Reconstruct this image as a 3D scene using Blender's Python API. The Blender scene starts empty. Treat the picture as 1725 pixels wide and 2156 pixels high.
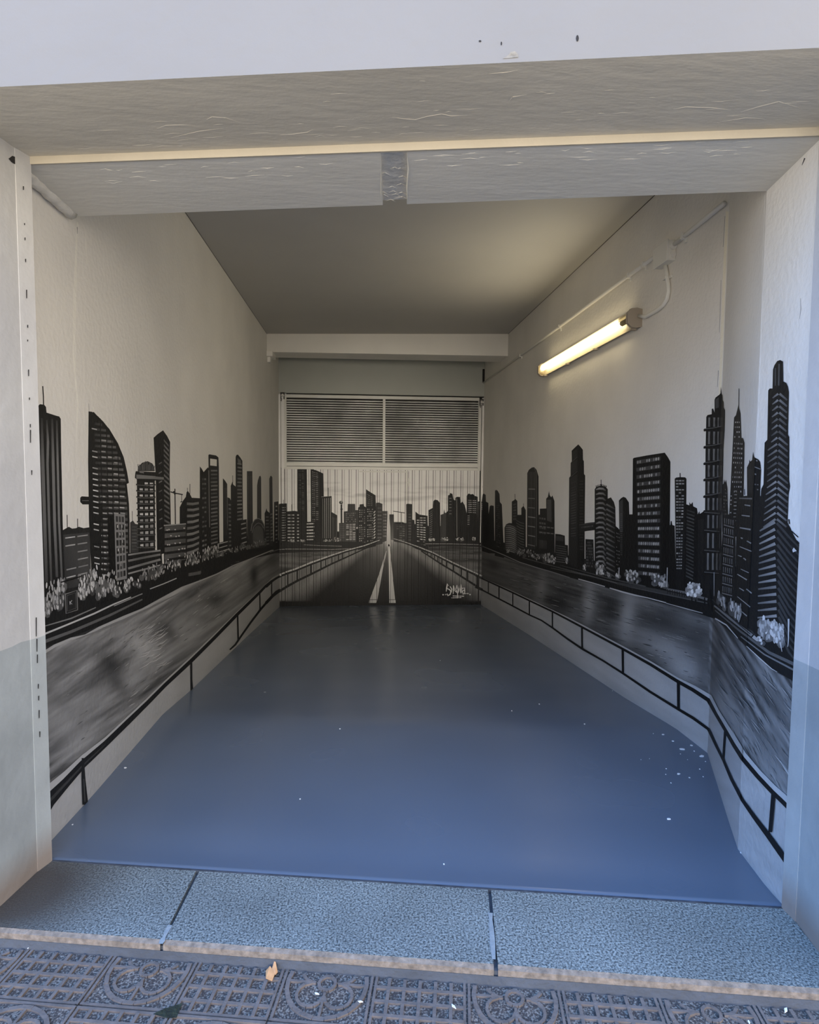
import bpy, bmesh, math, random
import numpy as np
from mathutils import Vector, Matrix

# ------------------------------------------------------------ camera, world, exposure
F_PX, CX, CY, EYE = 1270.0, 862.5, 1078.0, 1.3
def unit(v):
    v = np.array(v, float); return v / np.linalg.norm(v)
_d = unit([760 - CX, -(997 - CY), -F_PX]); _u = -unit([699 - CX, -(21180 - CY), -F_PX])
_u = unit(_u - _d * _u.dot(_d)); _r = np.cross(_d, _u)
M = np.array([_r, _d, _u]); CAM = np.array([0.0, 0.0, EYE])

sc = bpy.context.scene
cam = bpy.data.objects.new('camera', bpy.data.cameras.new('camera'))
sc.collection.objects.link(cam); sc.camera = cam
cam.data.sensor_fit = 'VERTICAL'; cam.data.sensor_height = 24; cam.data.lens = F_PX / 2156 * 24
cam.data.clip_start = 0.02
mw = Matrix([[*map(float, M[i])] for i in range(3)]).to_4x4(); mw.translation = Vector(CAM)
cam.matrix_world = mw
sc.view_settings.view_transform = 'Standard'; sc.view_settings.look = 'None'
sc.view_settings.gamma = 1; sc.view_settings.exposure = 0.0
sc.cycles.use_denoising = True
sc.cycles.max_bounces = 12; sc.cycles.diffuse_bounces = 8; sc.cycles.glossy_bounces = 3
sc.cycles.caustics_reflective = False; sc.cycles.caustics_refractive = False
sc.cycles.sample_clamp_indirect = 1.5

SKY_STRENGTH = 1.8
TUBE_POWER = 11.0
DOOR_LOBE = 8.0
LAMP_WATT = 10.0
w = bpy.data.worlds.new('world'); sc.world = w; w.use_nodes = True
nt = w.node_tree; N = nt.nodes; L = nt.links; N.clear()
out = N.new('ShaderNodeOutputWorld'); bg = N.new('ShaderNodeBackground')
tc = N.new('ShaderNodeTexCoord'); sep = N.new('ShaderNodeSeparateXYZ'); L.new(tc.outputs['Generated'], sep.inputs[0])
ma = N.new('ShaderNodeMath'); ma.operation = 'MULTIPLY_ADD'; L.new(sep.outputs['X'], ma.inputs[0]); ma.inputs[1].default_value = -0.43
L.new(sep.outputs['Z'], ma.inputs[2])
rp = N.new('ShaderNodeValToRGB'); L.new(ma.outputs[0], rp.inputs[0])
e = rp.color_ramp.elements
e[0].position = 0.0; e[0].color = (1.7, 1.5, 1.25, 1)
e[1].position = 0.9; e[1].color = (0.42, 1.15, 2.9, 1)
q = rp.color_ramp.elements.new(0.22); q.color = (2.2, 1.95, 1.65, 1)
q = rp.color_ramp.elements.new(0.45); q.color = (1.1, 1.5, 2.2, 1)
# bright warm lobe added to the world background to light the back door
dt = N.new('ShaderNodeVectorMath'); dt.operation = 'DOT_PRODUCT'; L.new(tc.outputs['Generated'], dt.inputs[0]); dt.inputs[1].default_value = (-0.03, -0.9963, 0.08)
lb = N.new('ShaderNodeMapRange'); lb.interpolation_type = 'SMOOTHSTEP'; lb.inputs[1].default_value = 0.950; lb.inputs[2].default_value = 0.985; lb.inputs[3].default_value = 0; lb.inputs[4].default_value = DOOR_LOBE
L.new(dt.outputs['Value'], lb.inputs[0])
lc = N.new('ShaderNodeVectorMath'); lc.operation = 'SCALE'; lc.inputs[0].default_value = (1.0, 0.90, 0.76); L.new(lb.outputs[0], lc.inputs['Scale'])
ad = N.new('ShaderNodeVectorMath'); ad.operation = 'ADD'; L.new(rp.outputs[0], ad.inputs[0]); L.new(lc.outputs[0], ad.inputs[1])
L.new(ad.outputs[0], bg.inputs[0]); bg.inputs[1].default_value = SKY_STRENGTH; L.new(bg.outputs[0], out.inputs[0])

# ------------------------------------------------------------ survey: pixel -> point on a real plane
def ray(p): return M @ np.array([p[0] - CX, -(p[1] - CY), -F_PX])
def on_z(p, z=0.0): v = ray(p); return CAM + v * ((z - EYE) / v[2])
def on_x(p, x): v = ray(p); return CAM + v * (x / v[0])
def on_y(p, y): v = ray(p); return CAM + v * (y / v[1])
def on_plane(p, o, n): v = ray(p); return CAM + v * ((o - CAM).dot(n) / v.dot(n))
def pix(P):
    v = M.T @ (np.array(P, float) - CAM); return (CX + F_PX * v[0] / -v[2], CY - F_PX * v[1] / -v[2])

JA = np.array([-1.036, 2.029, 0.0]); JB = np.array([1.284, 1.646, 0.0])      # jamb corners
DJ = unit(JB - JA); NJ = np.array([-DJ[1], DJ[0], 0.0])                       # along the facade, into the garage
Q = np.array([1.347, 1.973, 0.0]); R = np.array([1.69, 2.736, 0.0])
XL, XR, YB = -1.1, 1.69, 8.3
Z_SOF, Z_BEAM, Z_CEIL = 2.272, 2.251, 2.92
FAC = 0.33

rnd = random.Random(7)

# ------------------------------------------------------------ materials
def mat(name, col, rough=0.7, bump=0.0, bscale=60.0, var=0.0, vscale=3.0, metal=0.0, stretch=None, spec=0.5, detail=4.0):
    m = bpy.data.materials.new(name); m.use_nodes = True
    t = m.node_tree; n = t.nodes; l = t.links; b = n['Principled BSDF']
    b.inputs['Base Color'].default_value = (*col, 1); b.inputs['Roughness'].default_value = rough
    b.inputs['Metallic'].default_value = metal; b.inputs['Specular IOR Level'].default_value = spec
    g = n.new('ShaderNodeNewGeometry'); src = g.outputs['Position']
    if stretch:
        mp = n.new('ShaderNodeMapping'); mp.inputs['Scale'].default_value = stretch
        mp.inputs['Rotation'].default_value = (0, 0, math.radians(9.4)); l.new(src, mp.inputs[0]); src = mp.outputs[0]
    if var:
        t1 = n.new('ShaderNodeTexNoise'); t1.inputs['Scale'].default_value = vscale; t1.inputs['Detail'].default_value = 6; l.new(src, t1.inputs[0])
        r = n.new('ShaderNodeMapRange'); r.inputs[1].default_value = .3; r.inputs[2].default_value = .7
        r.inputs[3].default_value = 1 - var; r.inputs[4].default_value = 1 + var; l.new(t1.outputs[0], r.inputs[0])
        mx = n.new('ShaderNodeVectorMath'); mx.operation = 'SCALE'; mx.inputs[0].default_value = col; l.new(r.outputs[0], mx.inputs['Scale'])
        l.new(mx.outputs[0], b.inputs['Base Color'])
    if bump:
        t2 = n.new('ShaderNodeTexNoise'); t2.inputs['Scale'].default_value = bscale; t2.inputs['Detail'].default_value = detail; l.new(src, t2.inputs[0])
        bp = n.new('ShaderNodeBump'); bp.inputs['Strength'].default_value = 1.0; bp.inputs['Distance'].default_value = bump
        l.new(t2.outputs[0], bp.inputs['Height']); l.new(bp.outputs[0], b.inputs['Normal'])
    return m

WALLC = (0.84, 0.81, 0.75)
M_PAINT = mat('mural_paint', WALLC, 0.6, 0.0032, 42, spec=0.25)
def _attr(m, name='paint'):
    t = m.node_tree; a = t.nodes.new('ShaderNodeVertexColor'); a.layer_name = name
    no = t.nodes.new('ShaderNodeTexNoise'); no.inputs['Scale'].default_value = 2.2; no.inputs['Detail'].default_value = 7
    g = t.nodes.new('ShaderNodeNewGeometry'); t.links.new(g.outputs['Position'], no.inputs[0])
    r = t.nodes.new('ShaderNodeMapRange'); r.inputs[1].default_value = .3; r.inputs[2].default_value = .7; r.inputs[3].default_value = .95; r.inputs[4].default_value = 1.05
    t.links.new(no.outputs[0], r.inputs[0])
    v = t.nodes.new('ShaderNodeVectorMath'); v.operation = 'SCALE'; t.links.new(a.outputs[0], v.inputs[0]); t.links.new(r.outputs[0], v.inputs['Scale'])
    t.links.new(v.outputs[0], t.nodes['Principled BSDF'].inputs['Base Color'])
_attr(M_PAINT)
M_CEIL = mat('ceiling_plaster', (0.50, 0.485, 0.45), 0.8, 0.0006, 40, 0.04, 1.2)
M_PLASTER = mat('plaster', WALLC, 0.8, 0.001, 60, 0.04, 2)
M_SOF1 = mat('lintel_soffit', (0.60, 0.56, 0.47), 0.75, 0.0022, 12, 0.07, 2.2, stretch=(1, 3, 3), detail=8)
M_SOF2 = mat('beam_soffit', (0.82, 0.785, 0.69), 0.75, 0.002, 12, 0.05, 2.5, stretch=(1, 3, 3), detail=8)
M_ROUGH = mat('broken_plaster', (0.74, 0.71, 0.64), 0.9, 0.008, 30, 0.1, 20)
M_CREAM = mat('cream_paint', (0.50, 0.45, 0.355), 0.6, 0.001, 40, 0.05, 8)
M_DARK = mat('dark_gap', (0.015, 0.013, 0.012), 0.9)
M_RUST = mat('rust', (0.16, 0.09, 0.06), 0.9, 0.002, 80, 0.3, 30)
M_WHITEPL = mat('white_plastic', (0.86, 0.84, 0.77), 0.45)
M_METALPAINT = mat('grey_painted_metal', (0.62, 0.61, 0.565), 0.5, 0.0005, 60, 0.05, 6)
M_SLAT = mat('slat_paint', (0.80, 0.80, 0.77), 0.5, 0, 1, 0.38, 2.6)
M_CLIP = mat('lamp_end_plastic', (0.34, 0.29, 0.23), 0.5)
M_GALV = mat('dark_metal', (0.06, 0.055, 0.05), 0.5, metal=0.6)
M_MORTAR = mat('mortar', (0.075, 0.08, 0.09), 0.9, 0.004, 50, 0.15, 10)
M_FLAKE = mat('paint_chip', (0.85, 0.85, 0.84), 0.7)
M_LEAF = mat('dry_leaf', (0.62, 0.30, 0.12), 0.6, 0.001, 60, 0.2, 40)
M_MOSS = mat('mossy_soil', (0.02, 0.025, 0.012), 1, 0.01, 90, 0.5, 60)
M_DARKJ = mat('dark_joint', (0.05, 0.055, 0.065), 0.95, 0.003, 60, 0.4, 30)
M_JOINTW = mat('white_joint_filler', (0.27, 0.28, 0.27), 0.8, 0.002, 80, 0.1, 30)

# facade: white above, grey dado below, dirt at the foot
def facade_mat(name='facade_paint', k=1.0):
    m = mat(name, (0.8, 0.8, 0.8), 0.75, 0.0025, 22)
    t = m.node_tree; n = t.nodes; l = t.links; b = n['Principled BSDF']
    g = n.new('ShaderNodeNewGeometry'); s = n.new('ShaderNodeSeparateXYZ'); l.new(g.outputs['Position'], s.inputs[0])
    no = n.new('ShaderNodeTexNoise'); no.inputs['Scale'].default_value = 14; l.new(g.outputs['Position'], no.inputs[0])
    z = n.new('ShaderNodeMath'); z.operation = 'MULTIPLY_ADD'; l.new(no.outputs[0], z.inputs[0]); z.inputs[1].default_value = 0.012; l.new(s.outputs['Z'], z.inputs[2])
    c = n.new('ShaderNodeMath'); c.operation = 'GREATER_THAN'; l.new(z.outputs[0], c.inputs[0]); c.inputs[1].default_value = 0.772
    n2 = n.new('ShaderNodeTexNoise'); n2.inputs['Scale'].default_value = 3.0; n2.inputs['Detail'].default_value = 7; l.new(g.outputs['Position'], n2.inputs[0])
    r2 = n.new('ShaderNodeValToRGB'); l.new(n2.outputs[0], r2.inputs[0])
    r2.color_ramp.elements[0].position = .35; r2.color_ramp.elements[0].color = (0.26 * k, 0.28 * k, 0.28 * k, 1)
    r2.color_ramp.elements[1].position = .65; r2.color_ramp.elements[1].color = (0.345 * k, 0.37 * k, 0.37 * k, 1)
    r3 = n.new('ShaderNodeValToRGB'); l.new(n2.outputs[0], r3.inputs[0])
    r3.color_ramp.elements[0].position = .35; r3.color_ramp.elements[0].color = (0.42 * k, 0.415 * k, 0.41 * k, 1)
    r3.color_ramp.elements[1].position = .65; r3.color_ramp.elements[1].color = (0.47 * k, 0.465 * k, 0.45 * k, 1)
    mx = n.new('ShaderNodeMix'); mx.data_type = 'RGBA'; l.new(c.outputs[0], mx.inputs[0]); l.new(r2.outputs[0], mx.inputs[6]); l.new(r3.outputs[0], mx.inputs[7])
    # rusty dirt near the foot
    d = n.new('ShaderNodeMapRange'); d.inputs[1].default_value = 0.0; d.inputs[2].default_value = 0.10; d.inputs[3].default_value = .75; d.inputs[4].default_value = 0
    zz = n.new('ShaderNodeMath'); zz.operation = 'MULTIPLY_ADD'; l.new(n2.outputs[0], zz.inputs[0]); zz.inputs[1].default_value = -0.06; l.new(s.outputs['Z'], zz.inputs[2])
    l.new(zz.outputs[0], d.inputs[0])
    m2 = n.new('ShaderNodeMix'); m2.data_type = 'RGBA'; l.new(d.outputs[0], m2.inputs[0]); l.new(mx.outputs[2], m2.inputs[6]); m2.inputs[7].default_value = (0.22 * k, 0.16 * k, 0.12 * k, 1)
    l.new(m2.outputs[2], b.inputs['Base Color'])
    return m
M_FACADE = facade_mat()
M_FACADE_DIM = facade_mat('facade_paint_dimmed', 0.38)  # same paint darkened in colour so street light doesn't overexpose the pier fronts
M_FTOP = mat('upper_facade_dimmed', (0.172, 0.166, 0.156), 0.75, 0.002, 20, 0.03, 2.5)  # white wall paint darkened in colour to hold back the strong daylight

def floor_mat():
    m = mat('floor_paint', (0.105, 0.125, 0.17), 0.3)
    t = m.node_tree; n = t.nodes; l = t.links; b = n['Principled BSDF']
    g = n.new('ShaderNodeNewGeometry')
    n2 = n.new('ShaderNodeTexNoise'); n2.inputs['Scale'].default_value = 1.3; n2.inputs['Detail'].default_value = 2; l.new(g.outputs['Position'], n2.inputs[0])
    r2 = n.new('ShaderNodeValToRGB'); l.new(n2.outputs[0], r2.inputs[0])
    r2.color_ramp.elements[0].position = .3; r2.color_ramp.elements[0].color = (0.125, 0.150, 0.190, 1)
    r2.color_ramp.elements[1].position = .7; r2.color_ramp.elements[1].color = (0.143, 0.170, 0.212, 1)
    l.new(r2.outputs[0], b.inputs['Base Color'])
    r4 = n.new('ShaderNodeMapRange'); r4.inputs[3].default_value = .20; r4.inputs[4].default_value = .32; l.new(n2.outputs[0], r4.inputs[0]); l.new(r4.outputs[0], b.inputs['Roughness'])
    return m
M_FLOOR = floor_mat()

def granite_mat():
    m = mat('granite', (0.3, 0.3, 0.3), 0.6, 0.0015, 180)
    t = m.node_tree; n = t.nodes; l = t.links; b = n['Principled BSDF']
    g = n.new('ShaderNodeNewGeometry')
    v = n.new('ShaderNodeTexNoise'); v.inputs['Scale'].default_value = 170; v.inputs['Detail'].default_value = 3; v.inputs['Roughness'].default_value = .7; l.new(g.outputs['Position'], v.inputs[0])
    r = n.new('ShaderNodeValToRGB'); l.new(v.outputs[0], r.inputs[0])
    r.color_ramp.elements[0].position = .38; r.color_ramp.elements[0].color = (0.038, 0.045, 0.047, 1)
    r.color_ramp.elements[1].position = .62; r.color_ramp.elements[1].color = (0.37, 0.385, 0.345, 1)
    n2 = n.new('ShaderNodeTexNoise'); n2.inputs['Scale'].default_value = 2.6; n2.inputs['Detail'].default_value = 5; l.new(g.outputs['Position'], n2.inputs[0])
    r2 = n.new('ShaderNodeMapRange'); r2.inputs[1].default_value = .3; r2.inputs[2].default_value = .7; r2.inputs[3].default_value = .7; r2.inputs[4].default_value = 1.1; l.new(n2.outputs[0], r2.inputs[0])
    mx = n.new('ShaderNodeVectorMath'); mx.operation = 'SCALE'; l.new(r.outputs[0], mx.inputs[0]); l.new(r2.outputs[0], mx.inputs['Scale'])
    # dirty brown patch beside the left pier
    dd = n.new('ShaderNodeVectorMath'); dd.operation = 'DISTANCE'; l.new(g.outputs['Position'], dd.inputs[0]); dd.inputs[1].default_value = (-1.03, 1.87, 0)
    mr = n.new('ShaderNodeMapRange'); mr.inputs[1].default_value = .10; mr.inputs[2].default_value = .36; mr.inputs[3].default_value = .95; mr.inputs[4].default_value = 0
    l.new(dd.outputs['Value'], mr.inputs[0])
    m2 = n.new('ShaderNodeMix'); m2.data_type = 'RGBA'; l.new(mr.outputs[0], m2.inputs[0]); l.new(mx.outputs[0], m2.inputs[6]); m2.inputs[7].default_value = (0.06, 0.048, 0.038, 1)
    l.new(m2.outputs[2], b.inputs['Base Color'])
    return m
M_GRANITE = granite_mat()
M_GRANEDGE = mat('granite_worn_edge', (0.20, 0.155, 0.115), 0.85, 0.003, 90, 0.35, 60)

def speckle_mat(name, a, c, scale):
    m = mat(name, a, 0.9, 0.004, scale * .7)
    t = m.node_tree; n = t.nodes; l = t.links; b = n['Principled BSDF']
    g = n.new('ShaderNodeNewGeometry')
    v = n.new('ShaderNodeTexNoise'); v.inputs['Scale'].default_value = scale; v.inputs['Detail'].default_value = 2; l.new(g.outputs['Position'], v.inputs[0])
    r = n.new('ShaderNodeValToRGB'); l.new(v.outputs[0], r.inputs[0])
    r.color_ramp.elements[0].position = .45; r.color_ramp.elements[0].color = (*a, 1)
    r.color_ramp.elements[1].position = .68; r.color_ramp.elements[1].color = (*c, 1)
    l.new(r.outputs[0], b.inputs['Base Color']); return m
M_TILE = speckle_mat('pavement_tile', (0.062, 0.046, 0.038), (0.29, 0.24, 0.19), 190)
M_TILERIB = mat('pavement_rib', (0.150, 0.118, 0.098), 0.9, 0.002, 90, 0.18, 30)

def diffuser_mat():
    m = bpy.data.materials.new('clear_diffuser'); m.use_nodes = True
    t = m.node_tree; n = t.nodes; l = t.links; n.clear()
    o = n.new('ShaderNodeOutputMaterial'); tr = n.new('ShaderNodeBsdfTransparent'); tr.inputs[0].default_value = (1, .97, .86, 1)
    d = n.new('ShaderNodeBsdfTranslucent'); d.inputs[0].default_value = (.55, .46, .28, 1)
    mx = n.new('ShaderNodeMixShader'); mx.inputs[0].default_value = .22; l.new(tr.outputs[0], mx.inputs[1]); l.new(d.outputs[0], mx.inputs[2]); l.new(mx.outputs[0], o.inputs[0])
    return m
def emit_mat(name, col, s):
    m = bpy.data.materials.new(name); m.use_nodes = True; b = m.node_tree.nodes['Principled BSDF']
    b.inputs['Emission Color'].default_value = (*col, 1); b.inputs['Emission Strength'].default_value = s; return m
M_DIFF = diffuser_mat(); M_TUBE = emit_mat('lit_tube', (1.0, 0.86, 0.60), TUBE_POWER)

# ------------------------------------------------------------ mesh helpers
C = sc.collection
class MB:
    def __init__(s): s.v = []; s.f = []; s.m = []; s.mats = []
    def mi(s, m):
        if m not in s.mats: s.mats.append(m)
        return s.mats.index(m)
    def face(s, pts, m):
        k = len(s.v); s.v += [tuple(map(float, p)) for p in pts]; s.f.append(tuple(range(k, k + len(pts)))); s.m.append(s.mi(m)); return s
    def prism(s, foot, z0, z1, m, mtop=None, mbot=None):
        n = len(foot); z0 = z0 if hasattr(z0, '__len__') else [z0] * n; z1 = z1 if hasattr(z1, '__len__') else [z1] * n
        ar = sum(foot[i][0] * foot[(i + 1) % n][1] - foot[(i + 1) % n][0] * foot[i][1] for i in range(n))
        if ar < 0: foot = foot[::-1]; z0 = z0[::-1]; z1 = z1[::-1]
        k = len(s.v)
        s.v += [(float(p[0]), float(p[1]), float(a)) for p, a in zip(foot, z0)] + [(float(p[0]), float(p[1]), float(a)) for p, a in zip(foot, z1)]
        s.f.append(tuple(range(k + n - 1, k - 1, -1))); s.m.append(s.mi(mbot or m))
        s.f.append(tuple(range(k + n, k + 2 * n))); s.m.append(s.mi(mtop or m))
        for i in range(n):
            j = (i + 1) % n; s.f.append((k + i, k + j, k + n + j, k + n + i)); s.m.append(s.mi(m))
        return s
    def box(s, a, b, m): return s.prism([(a[0], a[1]), (b[0], a[1]), (b[0], b[1]), (a[0], b[1])], a[2], b[2], m)
    def tube(s, pts, r, m, seg=10, cap=True):
        pts = [Vector(p) for p in pts]; n = len(pts); k = len(s.v); mi = s.mi(m); up = None
        for i, p in enumerate(pts):
            t = (pts[min(i + 1, n - 1)] - pts[max(i - 1, 0)]).normalized()
            a = t.orthogonal().normalized() if up is None else (up - t * up.dot(t)).normalized()
            up = a; b = t.cross(a); rr = r[i] if hasattr(r, '__len__') else r
            for j in range(seg):
                an = 2 * math.pi * j / seg; s.v.append(tuple(p + a * rr * math.cos(an) + b * rr * math.sin(an)))
        for i in range(n - 1):
            for j in range(seg):
                j2 = (j + 1) % seg; s.f.append((k + i * seg + j, k + i * seg + j2, k + (i + 1) * seg + j2, k + (i + 1) * seg + j)); s.m.append(mi)
        if cap:
            s.f.append(tuple(k + j for j in range(seg))[::-1]); s.m.append(mi)
            s.f.append(tuple(k + (n - 1) * seg + j for j in range(seg))); s.m.append(mi)
        return s
    def build(s, name, parent=None, smooth=False, bevel=0.0):
        me = bpy.data.meshes.new(name); me.from_pydata(s.v, [], s.f); me.update()
        for m in s.mats: me.materials.append(m)
        me.polygons.foreach_set('material_index', s.m)
        if smooth: me.polygons.foreach_set('use_smooth', [True] * len(me.polygons))
        o = bpy.data.objects.new(name, me); C.objects.link(o)
        if parent: o.parent = parent; o.matrix_parent_inverse = Matrix.Identity(4)
        if bevel:
            b = o.modifiers.new('bevel', 'BEVEL'); b.width = bevel; b.segments = 2; b.limit_method = 'ANGLE'
        return o
def tag(o, label=None, cat=None, group=None, kind=None):
    if label: o['label'] = label
    if cat: o['category'] = cat
    if group: o['group'] = group
    if kind: o['kind'] = kind
    return o
def struct(o, label, cat): return tag(o, label, cat, kind='structure')
def empty(name, loc):
    o = bpy.data.objects.new(name, None); o.location = tuple(map(float, loc)); o.empty_display_size = .1; C.objects.link(o); return o
def child(o, parent):      # parent a world-coordinate mesh under an Empty
    o.parent = parent; o.matrix_parent_inverse = Matrix.Translation(-Vector(parent.location)); return o
def recenter(o):           # put a one-mesh thing's origin at its base
    co = np.array([v.co[:] for v in o.data.vertices]); c = Vector(((co[:, 0].min() + co[:, 0].max()) / 2, (co[:, 1].min() + co[:, 1].max()) / 2, co[:, 2].min()))
    o.data.transform(Matrix.Translation(-c)); o.location = c; return o

# ------------------------------------------------------------ structure
def floor_z(x, y):
    t = (np.array([x, y, 0]) - JA).dot(NJ); a = min(max(t / 6.2, 0), 1); s = t * (1 - a) + (y - 1.75) * a
    return float(np.interp(s, [0, .11, .5, 1.4, 2.0, 4.1, 6.55], [0, -.018, -.036, -.052, -.12, -.30, -.53]))
# floor: sloped painted concrete
mb = MB(); nx, ny = 24, 60
def front_y(x): return JA[1] + (x - JA[0]) * DJ[1] / DJ[0]
gv = []
for j in range(ny + 1):
    for i in range(nx + 1):
        x = -1.25 + 3.1 * i / nx; y0 = front_y(x); y = y0 + (8.45 - y0) * (j / ny) ** 1.3
        gv.append((x, y, floor_z(x, y)))
mi = mb.mi(M_FLOOR); mb.v = [tuple(map(float, v)) for v in gv]; W1 = nx + 1
for j in range(ny):
    for i in range(nx): mb.f.append((j * W1 + i, j * W1 + i + 1, (j + 1) * W1 + i + 1, (j + 1) * W1 + i)); mb.m.append(mi)
base = len(mb.v); rim = [(i) for i in range(W1)] + [j * W1 + nx for j in range(1, ny + 1)] + [ny * W1 + i for i in range(nx - 1, -1, -1)] + [j * W1 for j in range(ny - 1, 0, -1)]
mb.v += [(mb.v[k][0], mb.v[k][1], -0.75) for k in rim]
for a in range(len(rim)):
    b2 = (a + 1) % len(rim); mb.f.append((rim[a], base + a, base + b2, rim[b2])); mb.m.append(mi)
mb.f.append(tuple(base + a for a in range(len(rim)))[::-1]); mb.m.append(mi)
struct(mb.build('floor', smooth=True), 'blue grey painted concrete garage floor sloping down to the door', 'floor')

# facade: two piers and the lintel above the opening
FA = JA - NJ * FAC; FB = JB - NJ * FAC
mb = MB()
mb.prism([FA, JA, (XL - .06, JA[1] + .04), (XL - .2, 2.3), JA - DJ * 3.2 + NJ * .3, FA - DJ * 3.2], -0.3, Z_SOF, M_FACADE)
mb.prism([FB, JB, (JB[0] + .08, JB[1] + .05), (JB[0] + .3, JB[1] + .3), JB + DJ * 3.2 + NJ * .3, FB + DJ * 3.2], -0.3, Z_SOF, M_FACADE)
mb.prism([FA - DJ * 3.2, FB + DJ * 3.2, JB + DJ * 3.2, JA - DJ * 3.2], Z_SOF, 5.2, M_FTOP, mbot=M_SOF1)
ffi = mb.mi(M_FACADE_DIM)
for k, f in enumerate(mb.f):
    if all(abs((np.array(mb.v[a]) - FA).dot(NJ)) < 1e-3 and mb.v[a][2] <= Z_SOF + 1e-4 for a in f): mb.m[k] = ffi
# loose plaster ridges on the lintel soffit
def ridge(b, pts, z, wpx, m, hgt=.0009):
    P = [on_z(p, z) for p in pts]
    for i in range(len(P) - 1):
        a, c = P[i], P[i + 1]; t = unit(c - a); s2 = np.array([-t[1], t[0], 0]) * (wpx / 1270 * 1.2)
        w0 = .15 if i == 0 else 1; w1 = .15 if i == len(P) - 2 else 1; dn = np.array([0, 0, -hgt])
        b.face([a - s2 * w0, c - s2 * w1, c + dn * w1, a + dn * w0], m); b.face([a + dn * w0, c + dn * w1, c + s2 * w1, a + s2 * w0], m)
for pts, wd in [([(330, 271), (350, 264), (380, 263), (410, 264)], 2), ([(435, 252), (447, 246), (475, 248), (505, 258)], 2),
                ([(590, 284), (620, 282), (648, 278), (660, 272)], 1.5), ([(712, 252), (745, 250)], 1.5),
                ([(825, 247), (850, 250), (875, 252), (900, 245), (930, 240), (950, 244), (985, 243)], 1.8),
                ([(1030, 155), (1060, 153), (1090, 148)], 1.3), ([(1072, 214), (1080, 204), (1110, 199)], 1.3),
                ([(1325, 215), (1345, 220)], 1.5), ([(1418, 230), (1445, 225), (1500, 227), (1540, 232)], 1.8), ([(1560, 236), (1600, 224), (1640, 214), (1690, 229)], 1.8),
                ([(1510, 258), (1570, 248), (1610, 250)], 1.5), ([(360, 290), (420, 276), (470, 270)], 1.2), ([(1180, 236), (1230, 232)], 1.3)]:
    ridge(mb, pts, Z_SOF, wd, M_SOF1)
for k in range(46):
    x = rnd.uniform(120, 1680); y = 340 - x * .047 - abs(rnd.gauss(0, 42)) - 14; ln = rnd.uniform(12, 46)
    ridge(mb, [(x, y), (x + ln * .5, y - ln * .02 + rnd.uniform(-2.5, 1.5)), (x + ln, y - ln * .05 + rnd.uniform(-1.5, 1.5))], Z_SOF, rnd.uniform(.35, .9), M_SOF1, .0006)
# chips, nail holes and the broken bolt hole
def decal(b, pts, o, n, m, off=.001):
    b.face([on_plane(p, o, n) - n * off for p in pts], m)
for (x, y, rx, ry) in [(1216, 81, 3, 7), (1056, 92, 1.6, 4), (1011, 87, 3, 2)]:
    decal(mb, [(x + rx * math.cos(a) , y + ry * math.sin(a)) for a in np.linspace(0, 6.28, 9)[:-1]], FA, NJ, M_DARK)
decal(mb, [(1058, 124), (1070, 117), (1076, 110), (1084, 108), (1090, 113), (1092, 121)], FA, NJ, mat('chipped_facade', (0.20, 0.185, 0.155), .9, .004, 60, .3, 60))
LJO = JA.copy(); NL = -DJ           # left reveal plane normal (towards the wall behind it)
def on_rev(p, off=.0015): return on_plane(p, JA + DJ * off, NL)
mb.face([on_rev(p) for p in [(18, 334), (26, 328), (37, 332), (42, 346), (30, 345), (24, 341)]], M_DARK)
mb.face([on_rev(p, .0012) for p in [(30, 334), (46, 338), (44, 352), (32, 345)]], M_RUST)
struct(mb.build('wall_front'), 'white street wall with grey painted dado around the garage opening', 'wall')

# painted corner strips on the jambs
def strip(name, J, side, label):
    b = MB(); a = J - NJ * .0; wv = NJ * -.055; t = DJ * (.006 * side)
    b.prism([a - t * .2, a + wv - t * .2, a + wv + t * .35, a + t * 2.0], 0.0, Z_SOF, M_FACADE)
    return b
b = strip('l', JA, 1, '')
for (y0, y1) in [(392, 400), (470, 474), (500, 506), (545, 552), (610, 628), (684, 690), (715, 719), (778, 792), (837, 842), (893, 900), (905, 932), (990, 1000), (1300, 1340), (1345, 1372), (1378, 1396), (1440, 1450), (1465, 1475), (1495, 1512), (1540, 1552)]:
    x0 = 47 + (y0 - 350) * .031 - (0 if y0 < 700 else 1)
    b.face([on_plane(p, JA + DJ * .009, NL) for p in [(x0, y0), (x0 + 2.2, y0), (x0 + 2.0, y1), (x0 + .4, y1)]], M_DARK)
struct(b.build('trim_1'), 'cracked painted corner strip on the left jamb', 'trim')
struct(strip('r', JB, -1, '').build('trim_2'), 'pale corner strip on the right jamb', 'trim')

# front beam behind the lintel, with the broken notch
def jl(s, d=0.0): return JA + DJ * s + NJ * d
def beam_in(x):   # inner lower edge of the beam
    a, c = np.array([-1.046, 2.41]), np.array([1.347, 1.973]); return np.array([x, a[1] + (x - a[0]) * (c[1] - a[1]) / (c[0] - a[0]), 0])
n1a, n1b = on_z((802, 318), Z_BEAM), on_z((806, 434), Z_BEAM); n2a, n2b = on_z((857, 318), Z_BEAM), on_z((857, 430), Z_BEAM)
s1, s2 = (n1a - JA).dot(DJ), (n2a - JA).dot(DJ)
mb = MB()
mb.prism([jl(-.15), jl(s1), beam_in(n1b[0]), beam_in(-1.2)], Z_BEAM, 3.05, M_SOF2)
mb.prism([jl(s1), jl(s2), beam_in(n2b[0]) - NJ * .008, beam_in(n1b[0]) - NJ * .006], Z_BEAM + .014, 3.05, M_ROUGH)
mb.prism([jl(s2), jl(2.35), (1.42, 1.70), (1.44, 1.93), beam_in(1.42), beam_in(n2b[0])], Z_BEAM, 3.05, M_SOF2)
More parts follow.
